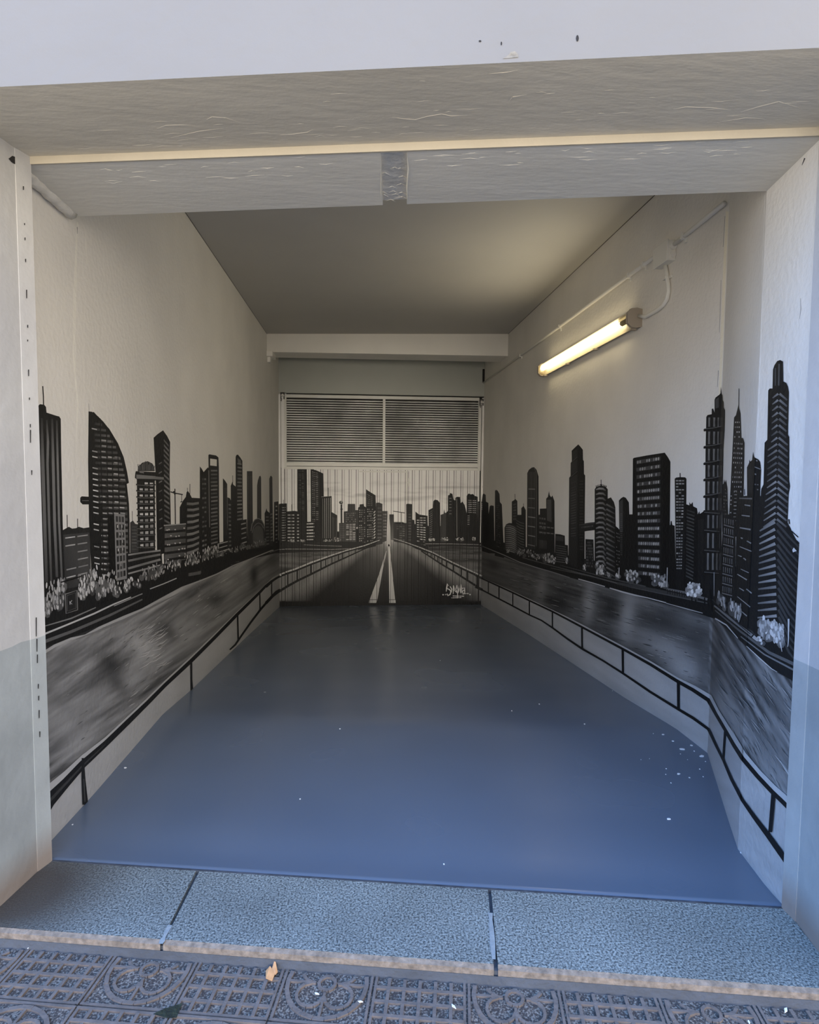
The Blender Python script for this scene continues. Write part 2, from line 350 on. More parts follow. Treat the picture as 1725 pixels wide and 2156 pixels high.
for pts, wd in [([(857, 320), (860, 355), (857, 395), (858, 430)], 2.2), ([(803, 345), (802, 390), (803, 430)], 1.6)]: ridge(mb, pts, Z_BEAM, wd, M_SOF2, .003)
for k in range(60):      # torn trowel marks near the front edge
    x = rnd.uniform(180, 780) if k < 22 else rnd.uniform(870, 1560); y = 350 - (x - 60) * .045 + rnd.uniform(6, 44); ln = rnd.uniform(14, 46)
    ridge(mb, [(x, y), (x + ln * .5, y + rnd.uniform(-3, 2)), (x + ln, y - ln * .03 + rnd.uniform(-2, 2))], Z_BEAM, rnd.uniform(.5, 1.1), M_SOF2, .0009)
for k in range(14):
    x = rnd.uniform(806, 850); y = rnd.uniform(355, 428); ridge(mb, [(x - 10, y), (x, y - 4), (x + 10, y + 2)], Z_BEAM + .014, 1.2, M_ROUGH, .003)
struct(mb.build('trim_3'), 'rough plastered concrete beam across the garage mouth', 'beam')
b = MB(); b.prism([jl(0, -.004), jl(2.349, -.004), jl(2.349, .004), jl(0, .004)], Z_BEAM - .002, Z_SOF + .001, M_CREAM)
struct(b.build('trim_4'), 'cream painted lip along the lower edge of the lintel', 'trim')
# crumbling fillet between beam and left wall
b = MB(); pts = []; rr = []
for k in range(15):
    t = k / 14; p = on_z((66 + 104 * t, 356 + 98 * t), Z_BEAM - .004); pts.append((XL + .026, p[1], Z_BEAM + .006 + rnd.uniform(-.003, .003))); rr.append(.024 + rnd.uniform(-.004, .005))
b.tube(pts, rr, M_ROUGH, 8)
struct(b.build('trim_5', smooth=True), 'crumbling plaster fillet between beam and left wall', 'trim')

# ceiling
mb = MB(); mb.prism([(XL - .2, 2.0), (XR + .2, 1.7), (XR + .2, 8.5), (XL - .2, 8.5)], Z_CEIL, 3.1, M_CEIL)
mb.box((XR - .003, 2.8, Z_CEIL - .0025), (XR + .001, 6.98, Z_CEIL + .002), M_GALV)
mb.box((XL - .001, 3.2, Z_CEIL - .002), (XL + .003, 7.28, Z_CEIL + .002), M_GALV)
struct(mb.build('ceiling'), 'flat beige plaster ceiling of the garage', 'ceiling')
# rear beam
mb = MB(); mb.prism([(XL - .05, 7.28), (XR + .05, 6.95), (XR + .05, 7.33), (XL - .05, 7.62)], [2.712, 2.667, 2.667, 2.712], [2.95] * 4, M_PLASTER)
mb.box((XL - .01, 7.25, 2.66), (XL + .07, 7.5, 2.72), M_PLASTER); mb.box((XL - .01, 7.3, 2.60), (XL + .035, 7.42, 2.67), M_PLASTER)
struct(mb.build('trim_6', bevel=.006), 'cream plastered beam under the ceiling before the door', 'beam')
# wall above the door
mb = MB(); mb.box((XL - .2, YB - .02, 2.372), (XR + .2, YB + .15, 3.05), mat('upper_panel', (0.38, 0.39, 0.355), .7, .0004, 30, .03, 2))
mb.box((XR - .028, YB - .05, 2.56), (XR - .004, YB - .02, 2.74), M_DARK)
struct(mb.build('wall_back'), 'smooth grey green wall panel above the louvres', 'wall')

# ------------------------------------------------------------ mural engine
def clipx(poly, line, keep_right):
    # clip a pixel polygon (x, y, g...) against a near-vertical line given by two points
    (x0, y0), (x1, y1) = line
    def side(p):
        lx = x0 + (x1 - x0) * (p[1] - y0) / (y1 - y0); d = p[0] - lx; return d if keep_right else -d
    res = []
    for i in range(len(poly)):
        a, c = poly[i], poly[(i + 1) % len(poly)]; sa, sc2 = side(a), side(c)
        if sa >= 0: res.append(a)
        if (sa >= 0) != (sc2 >= 0):
            t = sa / (sa - sc2); res.append(tuple(a[k] + (c[k] - a[k]) * t for k in range(len(a))))
    return res
class Surf:
    def __init__(s, key, o, n, l0, l1): s.key = key; s.o = np.array(o, float); s.n = np.array(n, float); s.l0 = l0; s.l1 = l1; s.V = []; s.F = []; s.K = []
    def add(s, pts, layer):
        q2 = [p for p in pts]
        if s.l0: q2 = clipx(q2, s.l0, True)
        if len(q2) >= 3 and s.l1: q2 = clipx(q2, s.l1, False)
        if len(q2) < 3: return
        oo = s.o + s.n * (.00005 + layer * .000022); k = len(s.V)
        if s.n[0] == 0 and s.n[2] == 0:                 # the door: cut the paint at every groove between the boards
            P = [(*on_plane(p, oo, s.n), *p[2:]) for p in q2]
            xs = [p[0] for p in P]
            for (u0, u1, dy) in DOOR_STRIPS:
                if u1 < min(xs) or u0 > max(xs): continue
                z0, z1 = 0.0, 1.0
                R1 = clipx([(p[0], p[2], p[1], *p[3:]) for p in P], ((u0, 0), (u0, 1)), True)
                if len(R1) >= 3: R1 = clipx(R1, ((u1, 0), (u1, 1)), False)
                if len(R1) < 3: continue
                k = len(s.V); s.V += [(r[0], r[2] + dy, r[1]) for r in R1]; s.K += [r[3:6] for r in R1]
                s.F.append(tuple(range(k, k + len(R1))))
            return
        s.V += [tuple(on_plane(p, oo, s.n)) for p in q2]; s.K += [p[2:5] for p in q2]; s.F.append(tuple(range(k, k + len(q2))))
def vline(P): a = pix((P[0], P[1], -.5)); c = pix((P[0], P[1], 2.5)); return (a, c)
lJ = vline(JB); lQ = vline(Q); lR = vline(R); lBR = vline((XR, YB)); lBL = vline((XL, YB)); lL = vline((XL, 2.06))
n1 = unit([-(R - Q)[1], (R - Q)[0], 0]); n2 = unit([-(Q - JB)[1], (Q - JB)[0], 0])
# boards of the door
DOOR_X0, DOOR_X1 = -1.025, 1.655
DOOR_STRIPS = [(XL, -1.075, -.05), (-1.07, -1.03, -.03)]
u = DOOR_X0; BOARDS = []
WK0, WK1 = on_y((757, 1000), YB)[0], on_y((860.5, 1000), YB)[0]
while u < DOOR_X1 - .01:
    e1 = min(u + .0965, DOOR_X1)
    for a, c in ((u, min(u + .027, e1)), (u + .0305, e1 - .0065)):
        if c - a > .004: BOARDS.append((a, c)); DOOR_STRIPS.append((a, c, 0.0))
    u += .0965
DOOR_STRIPS += [(1.66, XR, -.03)]
SURF = [Surf('L', (XL, 0, 0), (1, 0, 0), lL, lBL), Surf('B', (0, YB, 0), (0, -1, 0), lBL, lBR), Surf('R', (XR, 0, 0), (-1, 0, 0), lBR, lR),
        Surf('P', Q, n1, lR, lQ), Surf('J', JB, n2, lQ, lJ)]
LAY = [0]
TINT = (1.0, .985, .96)
def rgb(g): return g if hasattr(g, '__len__') else (g * TINT[0], g * TINT[1], g * TINT[2])
def poly(pts, g, lay=None):
    if lay is None: lay = LAY[0]
    gs = g if (hasattr(g, '__len__') and len(g) == len(pts) and not (len(g) == 3 and not hasattr(g[0], '__len__') and False)) and hasattr(g, 'tolist') or isinstance(g, list) else None
    P = [(p[0], p[1], *(rgb(gs[i]) if gs else rgb(g))) for i, p in enumerate(pts)]
    x0 = min(p[0] for p in P); x1 = max(p[0] for p in P)
    for s in SURF:
        if s.l0 and x1 < min(s.l0[0][0], s.l0[1][0]) - 1: continue
        if s.l1 and x0 > max(s.l1[0][0], s.l1[1][0]) + 1: continue
        s.add(P, lay)
def nxt(k=1): LAY[0] += k
def line(pts, wd, g, lay=None, taper=0):
    n = len(pts)
    if lay is None: nxt(.04)
    ws = wd if hasattr(wd, '__len__') else [wd] * n
    if taper: ws = [ws[i] * (1 if 0 < i < n - 1 else .25) for i in range(n)]
    nr = []
    for i in range(n):
        a = pts[max(i - 1, 0)]; c = pts[min(i + 1, n - 1)]; dx, dy = c[0] - a[0], c[1] - a[1]; m = math.hypot(dx, dy) or 1
        nr.append((-dy / m, dx / m))
    gl = g if isinstance(g, list) else [g] * n
    for i in range(n - 1):
        (x0, y0), (x1, y1) = pts[i], pts[i + 1]; a, c = nr[i], nr[i + 1]; w0, w1 = ws[i] / 2, ws[i + 1] / 2
        poly([(x0 - a[0] * w0, y0 - a[1] * w0), (x1 - c[0] * w1, y1 - c[1] * w1), (x1 + c[0] * w1, y1 + c[1] * w1), (x0 + a[0] * w0, y0 + a[1] * w0)],
             [gl[i], gl[i + 1], gl[i + 1], gl[i]], lay)
def ell(x, y, rx, ry, g, rot=0, n=8, lay=None):
    ca, sa = math.cos(rot), math.sin(rot)
    poly([(x + rx * math.cos(t) * ca - ry * math.sin(t) * sa, y + rx * math.cos(t) * sa + ry * math.sin(t) * ca) for t in [2 * math.pi * i / n for i in range(n)]], g, lay)
def bil(qd, u, v):
    (a, b, c, d) = qd; return ((a[0] * (1 - u) + b[0] * u) * (1 - v) + (d[0] * (1 - u) + c[0] * u) * v, (a[1] * (1 - u) + b[1] * u) * (1 - v) + (d[1] * (1 - u) + c[1] * u) * v)
def rows(qd, n, g, fill=.45, u0=.08, u1=.92, jit=.3, brk=1, prob=1.0, sag=0.0):
    nxt()
    for i in range(n):
        v0 = (i + .5 - fill / 2) / n; v1 = (i + .5 + fill / 2) / n
        for k in range(brk):
            if rnd.random() > prob: continue
            a = u0 + (u1 - u0) * (k + .06 * (brk > 1)) / brk; c = u0 + (u1 - u0) * (k + 1 - .06 * (brk > 1)) / brk
            a += rnd.uniform(0, .05) * (u1 - u0) / brk; c -= rnd.uniform(0, .08) * (u1 - u0) / brk
            gg = 1.25 * g * (1 + rnd.uniform(-jit, jit)); m = (a + c) / 2
            p = [bil(qd, a, v0), bil(qd, m, v0 + sag / n), bil(qd, c, v0), bil(qd, c, v1), bil(qd, m, v1 + sag / n), bil(qd, a, v1)]
            poly(p, [gg * .7, gg, gg * .8, gg * .8, gg, gg * .7])
def cols(qd, n, g, fill=.4, v0=.03, v1=.97, jit=.3):
    nxt()
    for i in range(n):
        a = (i + .5 - fill / 2) / n; c = (i + .5 + fill / 2) / n; gg = g * (1 + rnd.uniform(-jit, jit))
        poly([bil(qd, a, v0), bil(qd, c, v0), bil(qd, c, v1), bil(qd, a, v1)], [gg, gg, gg * .6, gg * .6])
def cells(qd, nx, ny, g, fx=.55, fy=.55, prob=1, jit=.4, m=.06):
    nxt()
    for j in range(ny):
        for i in range(nx):
            if rnd.random() > prob: continue
            a = m + (1 - 2 * m) * (i + .5 - fx / 2) / nx; c = m + (1 - 2 * m) * (i + .5 + fx / 2) / nx; b0 = (j + .5 - fy / 2) / ny; b1 = (j + .5 + fy / 2) / ny
            gg = 1.25 * g * (1 + rnd.uniform(-jit, jit)); poly([bil(qd, a, b0), bil(qd, c, b0), bil(qd, c, b1), bil(qd, a, b1)], gg)
def bld(pts, g=.018): nxt(); poly(pts, g)
def rect(x0, y0, x1, y1): return [(x0, y0), (x1, y0), (x1, y1), (x0, y1)]
def bush(x0, y0, x1, y1, hgt, n, g=.5, wd=2.6, ln=8, tilt=.15, soft=.09):
    nxt()
    for k in range(max(3, n // 3)):
        t = rnd.random(); x = x0 + (x1 - x0) * t; y = y0 + (y1 - y0) * t - rnd.random() * hgt * .7
        nxt(.06); ell(x, y, wd * 1.6, ln * .8, soft * rnd.uniform(.6, 1.5), rnd.uniform(-.3, .3), 7)
    nxt()
    for k in range(n):
        t = rnd.random(); x = x0 + (x1 - x0) * t; y = y0 + (y1 - y0) * t - rnd.random() * hgt
        r = rnd.uniform(.6, 1.1); nxt(.06); ell(x, y, wd * .5 * r, ln * .5 * r, g * rnd.uniform(.35, 1.25), rnd.uniform(-tilt, tilt) , 7)

# ---- soft underpainting (water, road, pale kerb wall) as a fine vertex-coloured skin
def vnoise(x, y, seed=0):
    xi = np.floor(x).astype(int); yi = np.floor(y).astype(int); fx = x - xi; fy = y - yi; fx = fx * fx * (3 - 2 * fx); fy = fy * fy * (3 - 2 * fy)
    def h(a, b):
        n = (a * 374761393 + b * 668265263 + seed * 974711) & 0x7fffffff; n = ((n ^ (n >> 13)) * 1274126177) & 0x7fffffff; return ((n ^ (n >> 16)) & 0xffff) / 65535.0
    return (h(xi, yi) * (1 - fx) + h(xi + 1, yi) * fx) * (1 - fy) + (h(xi, yi + 1) * (1 - fx) + h(xi + 1, yi + 1) * fx) * fy
def streak(x, y, ang, lx, ly, seed):
    ca, sa = math.cos(ang), math.sin(ang); a = (x * ca + y * sa); b = (-x * sa + y * ca)
    return .55 * vnoise(a / lx, b / ly, seed) + .3 * vnoise(a / lx * 2.1, b / ly * 2.1, seed + 1) + .15 * vnoise(a / lx * 4.3, b / ly * 4.3, seed + 2)
def blobs(x, y, g, L2):
    for (cx, cy, rx, ry, ang, val, wt) in L2:
        ca, sa = math.cos(ang), math.sin(ang); a = ((x - cx) * ca + (y - cy) * sa) / rx; b = (-(x - cx) * sa + (y - cy) * ca) / ry
        k = np.exp(-(a * a + b * b)) * wt; g = g * (1 - k) + val * k
    return g
SH_L = ([60, 91, 150, 209, 278, 300, 383, 422, 456, 491, 526, 561, 580, 600], [1385, 1373, 1345, 1324, 1300, 1285, 1236, 1222, 1209, 1191, 1177, 1163, 1159, 1157])
RL_L = ([60, 103, 174, 271, 348, 403, 451, 500, 547, 571, 600], [1720, 1680, 1610, 1517, 1441, 1388, 1341, 1291, 1246, 1223, 1209])
SH_R = ([1000, 1016, 1060, 1095, 1130, 1162, 1200, 1284, 1336, 1402, 1450, 1494, 1506, 1554, 1624, 1676, 1710], [1148, 1151, 1170, 1185, 1195, 1204, 1215, 1239, 1253, 1270, 1284, 1296, 1302, 1344, 1407, 1436, 1455])
RL_R = ([1000, 1017, 1080, 1115, 1164, 1227, 1311, 1424, 1491, 1527, 1563, 1626, 1662, 1700], [1210, 1219, 1248, 1265, 1288, 1322, 1366, 1433, 1473, 1536, 1595, 1667, 1704, 1745])
SH_B = ([570, 590, 720, 760, 800, 850, 895, 1016, 1030], [1160, 1157, 1158, 1150, 1140, 1140, 1146, 1149, 1150])
RLB_L = ([570, 590, 655, 700, 729, 767, 812], [1224, 1212, 1188, 1172, 1162, 1151, 1134])
RLB_R = ([822, 830, 883, 913, 953, 983, 1016, 1030], [1134, 1136, 1155, 1167, 1188, 1202, 1217, 1224])
PALE = .50
def base_L(x, y):
    sh = np.interp(x, *SH_L); rl = np.interp(x, *RL_L)
    s = streak(x, y, -.62, 60, 7, 3); s2 = streak(x, y, -.62, 160, 16, 9)
    g = .04 + .48 * np.clip(s * .6 + s2 * .6 - .24, 0, 1)
    g = blobs(x, y, g, [(140, 1385, 40, 22, -.4, .09, .6), (235, 1400, 26, 38, -.9, .035, .9), (250, 1440, 18, 30, -.8, .03, .85), (205, 1440, 45, 18, -.6, .09, .5),
                        (300, 1360, 26, 40, -.9, .52, .8), (280, 1430, 30, 20, -.8, .38, .7), (385, 1330, 40, 36, -.8, .36, .65), (400, 1290, 30, 16, -.6, .26, .6), (355, 1330, 16, 26, -.7, .05, .75),
                        (455, 1262, 28, 16, -.3, .035, .85), (535, 1212, 9, 26, .05, .02, .95), (500, 1215, 12, 10, 0, .16, .6), (520, 1250, 20, 20, -.6, .16, .5), (575, 1180, 12, 20, 0, .08, .7), (425, 1300, 20, 10, 0, .10, .5),
                        (140, 1520, 45, 60, -.9, .33, .65), (190, 1480, 50, 24, -.7, .26, .5), (120, 1470, 16, 40, -.8, .14, .5), (165, 1560, 60, 14, -.75, .42, .4)])
    g = g * np.interp(y - sh, [0, 14, 40], [1.5, 1.0, 1.0])
    band = .014 + .07 * np.clip(streak(x, y, -.42, 90, 4, 21) - .45, 0, 1) * 2
    g = np.where(y < sh, band, g)
    pale = PALE * (.86 + .2 * streak(x, y, -.7, 60, 20, 5))
    return np.where(y > rl, pale, g)
def base_R(x, y):
    sh = np.interp(x, *SH_R); rl = np.interp(x, *RL_R); splay = x > 1494 - (y - 1250) * .01
    s = streak(x, y, .28, 80, 5, 13); s2 = streak(x, y, .35, 120, 22, 19)
    g = .03 + .26 * np.clip(s * .5 + s2 * .7 - .28, 0, 1)
    g = blobs(x, y, g, [(1040, 1190, 22, 12, .4, .02, .8), (1085, 1225, 50, 14, .4, .13, .7), (1140, 1238, 11, 32, .1, .26, .75), (1180, 1255, 22, 20, .3, .03, .7), (1240, 1270, 13, 42, .1, .36, .85), (1210, 1290, 20, 24, .3, .16, .6), (1322, 1300, 17, 50, .1, .38, .85),
                        (1285, 1280, 16, 30, .2, .035, .8), (1400, 1310, 50, 26, .3, .04, .85), (1470, 1350, 30, 40, .2, .05, .7), (1400, 1362, 60, 20, .35, .36, .75), (1440, 1408, 50, 26, .5, .46, .75), (1370, 1340, 30, 12, .4, .22, .5), (1480, 1420, 14, 60, 0, .10, .5)])
    a = streak(x, y, 1.02, 110, 9, 33); gs = .05 + .55 * np.clip(a - .30, 0, 1)
    gs = blobs(x, y, gs, [(1510, 1400, 12, 90, .1, .06, .85), (1560, 1400, 30, 40, .8, .06, .6), (1620, 1460, 40, 30, .9, .08, .5), (1545, 1500, 22, 80, -.5, .34, .6), (1655, 1620, 20, 90, -.3, .20, .6), (1650, 1500, 26, 60, -.6, .08, .6), (1600, 1570, 30, 60, -.6, .17, .5)])
    g = np.where(splay, gs, g)
    band = .013 + .06 * np.clip(streak(x, y, np.where(splay, .85, .3).mean() if hasattr(splay, 'mean') else .3, 90, 4, 21) - .45, 0, 1) * 2
    g = np.where(y < sh, band, g)
    pale = PALE * (.80 + .25 * streak(x, y, .6, 70, 16, 5))
    return np.where(y > rl, pale, g)
def base_B(x, y):
    sh = np.interp(x, *SH_B); ll = np.interp(x, *RLB_L); rr2 = np.interp(x, *RLB_R)
    cl = streak(x, y, 0, 50, 9, 41); sky = .80 - .36 * np.clip((cl - .5) * 2.4, 0, 1) * np.exp(-((y - 1045) / 34) ** 2)
    sky = blobs(x, y, sky, [(955, 1026, 46, 3, 0, .30, .6), (1020, 1000, 8, 30, -.3, .38, .4), (890, 1048, 40, 5, 0, .42, .4), (700, 1030, 40, 6, 0, .45, .4)])
    w2 = streak(x, y, 0, 40, 3.5, 43); g = .035 + .20 * np.clip(w2 - .3, 0, 1)
    g = blobs(x, y, g, [(610, 1180, 26, 14, 0, .15, .6), (690, 1164, 30, 8, 0, .10, .5), (960, 1175, 40, 12, 0, .03, .6), (990, 1192, 26, 8, 0, .13, .6), (900, 1155, 40, 5, 0, .02, .7)])
    r = np.hypot((x - 818) / 1.1, y - 1128); road = np.interp(r, [0, 12, 30, 60, 100, 150], [.34, .24, .13, .055, .02, .008])
    side = np.clip((np.abs(x - 815) / np.maximum(y - 1128, 8) - 1.15) / .5, 0, 1); road = road * (1 - side) + side * np.interp(y, [1150, 1262, 1270], [.17, .15, .01]) * (.75 + .5 * vnoise(x / 9, y / 60, 5))
    dark = .014
    isroad = ((x < 817) & (y > ll)) | ((x >= 817) & (y > rr2))
    o = np.where(y < sh - 40, sky, g); o = np.where(isroad, road, o)
    gl = .55 * np.exp(-((x - 818) / 7) ** 2 - ((y - 1110) / 34) ** 2) + .3 * np.exp(-(((x - 818) / 30) ** 2 + ((y - 1126) / 10) ** 2))
    o = np.where((y < sh) & (y >= sh - 40) & ~isroad, dark, o); o = np.clip(o + gl, 0, .75)
    return np.where(y > 1266, .006, o)  # near-black band paints the gap shadow at the door foot
def skin(s, x0, x1, ytop, ybot, fn, step=2.6, step2=2.6):
    """grid laid in strips of the wall between two heights, coloured by fn"""
    nxs = int((x1 - x0) / step) + 1; lay = -1
    X = np.linspace(x0, x1, nxs); nyy = int(max(ybot(xx) - ytop(xx) for xx in X) / step2) + 1
    k = len(s.V); oo = s.o + s.n * .00003
    PX = np.repeat(X[:, None], nyy + 1, 1); T = np.linspace(0, 1, nyy + 1)[None, :]
    YT = np.array([ytop(xx) for xx in X])[:, None]; YBt = np.array([ybot(xx) for xx in X])[:, None]; PY = YT + (YBt - YT) * T
    G = fn(PX, PY)
    # keep the x of each column on the vertical edge so it follows the wall
    for i in range(nxs):
        for j in range(nyy + 1):
            s.V.append(tuple(on_plane((PX[i, j], PY[i, j]), oo, s.n))); s.K.append(rgb(float(G[i, j])))
    for i in range(nxs - 1):
        for j in range(nyy):
            a = k + i * (nyy + 1) + j; s.F.append((a, a + 1, a + nyy + 2, a + nyy + 1))
SL, SB, SR, SP, SJ = SURF
topL = lambda x: float(np.interp(x, [60, 330, 600], [1250, 1190, 1135]))
skin(SL, 76, 590, topL, lambda x: min(np.interp(x, [60, 101, 195, 250, 403, 494, 578, 600], [1825, 1795, 1697, 1630, 1472, 1372, 1296, 1280]), 1830), base_L)
skin(SR, 1012.5, 1503, lambda x: float(np.interp(x, [1000, 1500], [1130, 1230])), lambda x: float(np.interp(x, [1010, 1060, 1120, 1215, 1318, 1420, 1500], [1284, 1312, 1356, 1422, 1484, 1546, 1600])), base_R)
def skin_uv(s, A3, B3, ztop, zbot, fn, du=.008, dz=.008):
    """grid measured on the wall itself"""
    A3 = np.array(A3, float); B3 = np.array(B3, float); Ln = np.linalg.norm(B3 - A3); n = max(1, int(Ln / du)); m = max(1, int((ztop - zbot) / dz)); k = len(s.V)
    P = []; 
    for i in range(n + 1):
        b = A3 + (B3 - A3) * i / n
        for j in range(m + 1): P.append((b[0], b[1], ztop + (zbot - ztop) * j / m))
    P = np.array(P) + s.n * .00003; v = (P - CAM) @ M; px = CX + F_PX * v[:, 0] / -v[:, 2]; py = CY - F_PX * v[:, 1] / -v[:, 2]
    G = fn(px, py); s.V += [tuple(p) for p in P]; s.K += [rgb(float(g)) for g in G]
    for i in range(n):
        for j in range(m): a = k + i * (m + 1) + j; s.F.append((a, a + 1, a + m + 2, a + m + 1))
skin_uv(SP, R, Q, 0.95, -.08, base_R, .010, .006); skin_uv(SJ, Q, JB, 0.95, -.05, base_R, .010, .006)
for (u0, u1, dy) in DOOR_STRIPS:
    skin_uv(SB, (u0, YB + dy, 0), (u1, YB + dy, 0), 1.36 if dy == 0 else 2.35, -.56, base_B, .02, .013)

# ------------------------------------------------------------ mural, left wall
K0 = .014
# old filler ridges and stains in the plaster
for pts, w4, g in [([(163, 468), (160, 540), (157, 640), (156, 720), (159, 800)], [2, 5, 7, 6, 2], (.90, .87, .79)), ([(158, 690), (154, 740), (158, 790), (164, 850), (160, 930)], [1, 3, 4, 3, 1], (.93, .90, .82)), ([(178, 470), (181, 520), (184, 560)], [1, 3, 1], (.88, .85, .78)),
                   ([(162.5, 478), (163, 492)], [1.4, .6], .2)]: line(pts, w4, [g] * len(pts) if hasattr(g, '__len__') else g)
for pts, w4, g in [([(1532, 445), (1527, 540), (1521, 700), (1516, 840)], [6, 6, 6, 5], (.93, .88, .74)), ([(1527, 455), (1523, 520)], [.8, .8], .3), ([(1519, 590), (1517, 640), (1515, 700)], [.7, 1, .6], .3), ([(1513, 780), (1511, 815)], [1.2, .6], .25),
                   ([(1611, 410), (1606, 560), (1602, 740), (1596, 900)], [1.6, 1.6, 2, 1], (.95, .93, .88)), ([(1695, 333), (1692, 341), (1689, 348)], [3, 2, 1], .05), ([(1686, 628), (1687, 650), (1684, 672)], [.6, 1.2, .5], .18), ([(1706, 300), (1699, 306), (1688, 318)], [1, 2, 1], (.5, .5, .48)),
                   ([(1662, 752), (1660, 775), (1662, 785)], [1.5, 2.5, 1], (.95, .94, .92))]: line(pts, w4, [g] * len(pts) if hasattr(g, '__len__') else g)
# far low blocks
bld([(131, 1117), (189, 1111), (192, 1230), (137, 1240)], [.05, .05, .07, .03]); rows([(134, 1125), (190, 1118), (190, 1212), (137, 1226)], 6, .33, .16, .02, .95, .4, 2, .8)
nxt(); poly([(131, 1117), (145, 1109), (152, 1113), (160, 1112), (166, 1109), (176, 1112), (189, 1110), (189, 1121), (132, 1126)], .02)
line([(141.3, 1084), (141.8, 1115)], 1.6, K0); line([(163.4, 1092), (163.6, 1113)], 1.6, K0)
bld([(274, 1100), (280, 1096), (285, 1103), (291, 1104), (292, 1165), (274, 1165)], .05); line([(278.6, 1076), (279, 1100)], 1, K0); rows([(276, 1106), (290, 1106), (290, 1160), (276, 1160)], 8, .12, .3)
# striped tower
bld([(60, 853), (74, 859), (81, 862), (81, 854), (84, 851), (93, 852), (97, 857), (98, 868.7), (119.6, 875.6), (125, 877), (128, 882), (129, 956.5), (131, 1043.5), (132, 1100), (137, 1228), (139, 1310), (60, 1330)], .012)
line([(90, 813), (91.5, 835), (91.8, 856)], 2.4, .012); nxt()
for pts, wd, g in [([(77, 885), (80, 970), (83, 1100), (90, 1230)], 3, .11), ([(88, 880), (90, 975), (94, 1100), (98, 1225)], [4, 7, 7, 6], .15), ([(98.5, 884), (101, 930), (100, 975), (103.5, 1100), (108, 1225)], [3, 5, 5, 5, 4], .17),
                   ([(110, 882), (112, 975), (115, 1100), (120, 1215)], [4, 6, 6, 5], .19), ([(119.6, 885), (121.5, 975), (124.5, 1100), (131, 1230)], [3.5, 4.5, 4.5, 4], .21)]:
    line(pts, wd, [g * .2] + [g] * (len(pts) - 2) + [g * .4])
# sail tower
SAIL = [(194, 867), (206.5, 876.5), (218, 888), (229, 902.6), (246.5, 932), (258.7, 961.7), (265.6, 991), (271, 1017), (267, 1019), (271.7, 1061), (273, 1100), (274, 1230)]
bld([(186.5, 866)] + SAIL + [(194, 1240), (187.4, 1100), (185.6, 974)], .014)
line([(186.9, 850), (187.6, 868)], 1.5, .03, taper=1)
bld([(169, 1048), (172, 1045), (190, 1046), (190, 1062), (174, 1062), (169, 1057)], .012); line([(173, 1054), (187, 1054)], 1.6, .14)
sxs = [p[1] for p in SAIL]; sxx = [p[0] for p in SAIL]
nxt(); k = 0; y = 889.0
while y < 1215:
    xe = float(np.interp(y, sxs, sxx)) - 4; xl = 199 + (y - 889) * .02
    gb = rnd.uniform(.05, .13)
    if y < 1060: poly([(xl, y), (xe, y + 3), (xe, y + 8), (xl, y + 5)], [.03, gb * 1.3, gb * 1.5, .05])
    else: poly([(214, y + 1), (xe, y + 1), (xe, y + 7), (214, y + 6)], [gb * .7, gb * 1.4, gb * 1.4, gb * .7])
    for q7 in range(4):
        xa = 212 + q7 * 13 + rnd.uniform(0, 4)
        if xa + 9 < xe and rnd.random() < (.45 if y < 940 else .8): poly([(xa, y + 1), (xa + 10, y + 2), (xa + 10, y + 4.6), (xa, y + 3.6)], rnd.uniform(.18, .62), LAY[0] + 1)
    if rnd.random() < .45: xa = 193 + (y - 889) * .02; poly([(xa, y), (xa + 11, y + 2.5), (xa + 11, y + 5), (xa, y + 2.5)], rnd.uniform(.3, .8), LAY[0] + 1)
    if rnd.random() < .45 and y > 1000: poly([(195, y + 8), (216, y + 6), (216, y + 9), (195, y + 11)], .008, LAY[0] + 1)
    y += 11.8; k += 1
nxt(2)
for (xa, xb) in ((211, 218), (224, 230), (235.5, 240), (248, 253)):
    yt = float(np.interp(xa, sxx[:9], sxs[:9])); line([(xa, yt), ((xa + xb) / 2, 1040), (xb, 1215)], 2.0, .012)
line([(196, 868), (229, 904), (247, 934), (259, 963), (266, 993), (270, 1017)], 3.2, .012)
# tuft tower
bld([(290, 992), (291, 982), (300, 974), (311, 971), (321, 976), (325, 983), (326, 992)], .03); nxt()
for q7 in range(12): x = 292 + q7 * 2.9; line([(x, 990), (x + (x - 308) * .12, 974 + rnd.uniform(-4, 3) + abs(x - 308) * .35)], 1.3, rnd.uniform(.05, .22))
bld([(286, 992), (327, 994), (344, 999), (344, 1003), (346, 1010), (326, 1012), (290, 1011), (284, 1006), (285, 996)], .014); nxt(); poly([(287, 999), (344, 1004), (344, 1009), (287, 1008)], .22); line([(294, 994), (303, 995.5)], 2, .3)
bld([(288, 1008), (326, 1010), (327, 1160), (292, 1165)], .014)
cells([(291, 1012), (325, 1014), (326, 1152), (293, 1157)], 3, 11, .42, .62, .58, .95, .5, .02)
nxt()
for q7 in range(11): y = 1020 + q7 * 13.1; line([(286.5 + q7 * .3, y), (305, y + 1.5), (327.5, y + .5)], 3.4, .016); line([(288, y + 1), (305, y + 2.4), (325, y + 1.6)], 1.2, .16, LAY[0] + 1)
# pointed tower
bld([(323.5, 921.7), (332, 914), (343.5, 906), (352, 918), (358.3, 930.4), (357.4, 1002), (359, 1060), (361, 1160), (331, 1170), (328, 1002), (325, 950)], .012)
rows([(344, 920), (357, 936), (360, 1108), (345, 1100)], 17, .15, .42, .05, .9, .35); rows([(330, 970), (343, 962), (344, 1120), (332, 1125)], 8, .16, .14, .3, .85, .3)
line([(345, 1003), (345, 1012), (324, 1006)], .1, .01)
bld([(326, 1003), (345, 1005), (345, 1010), (326, 1009)], .2)
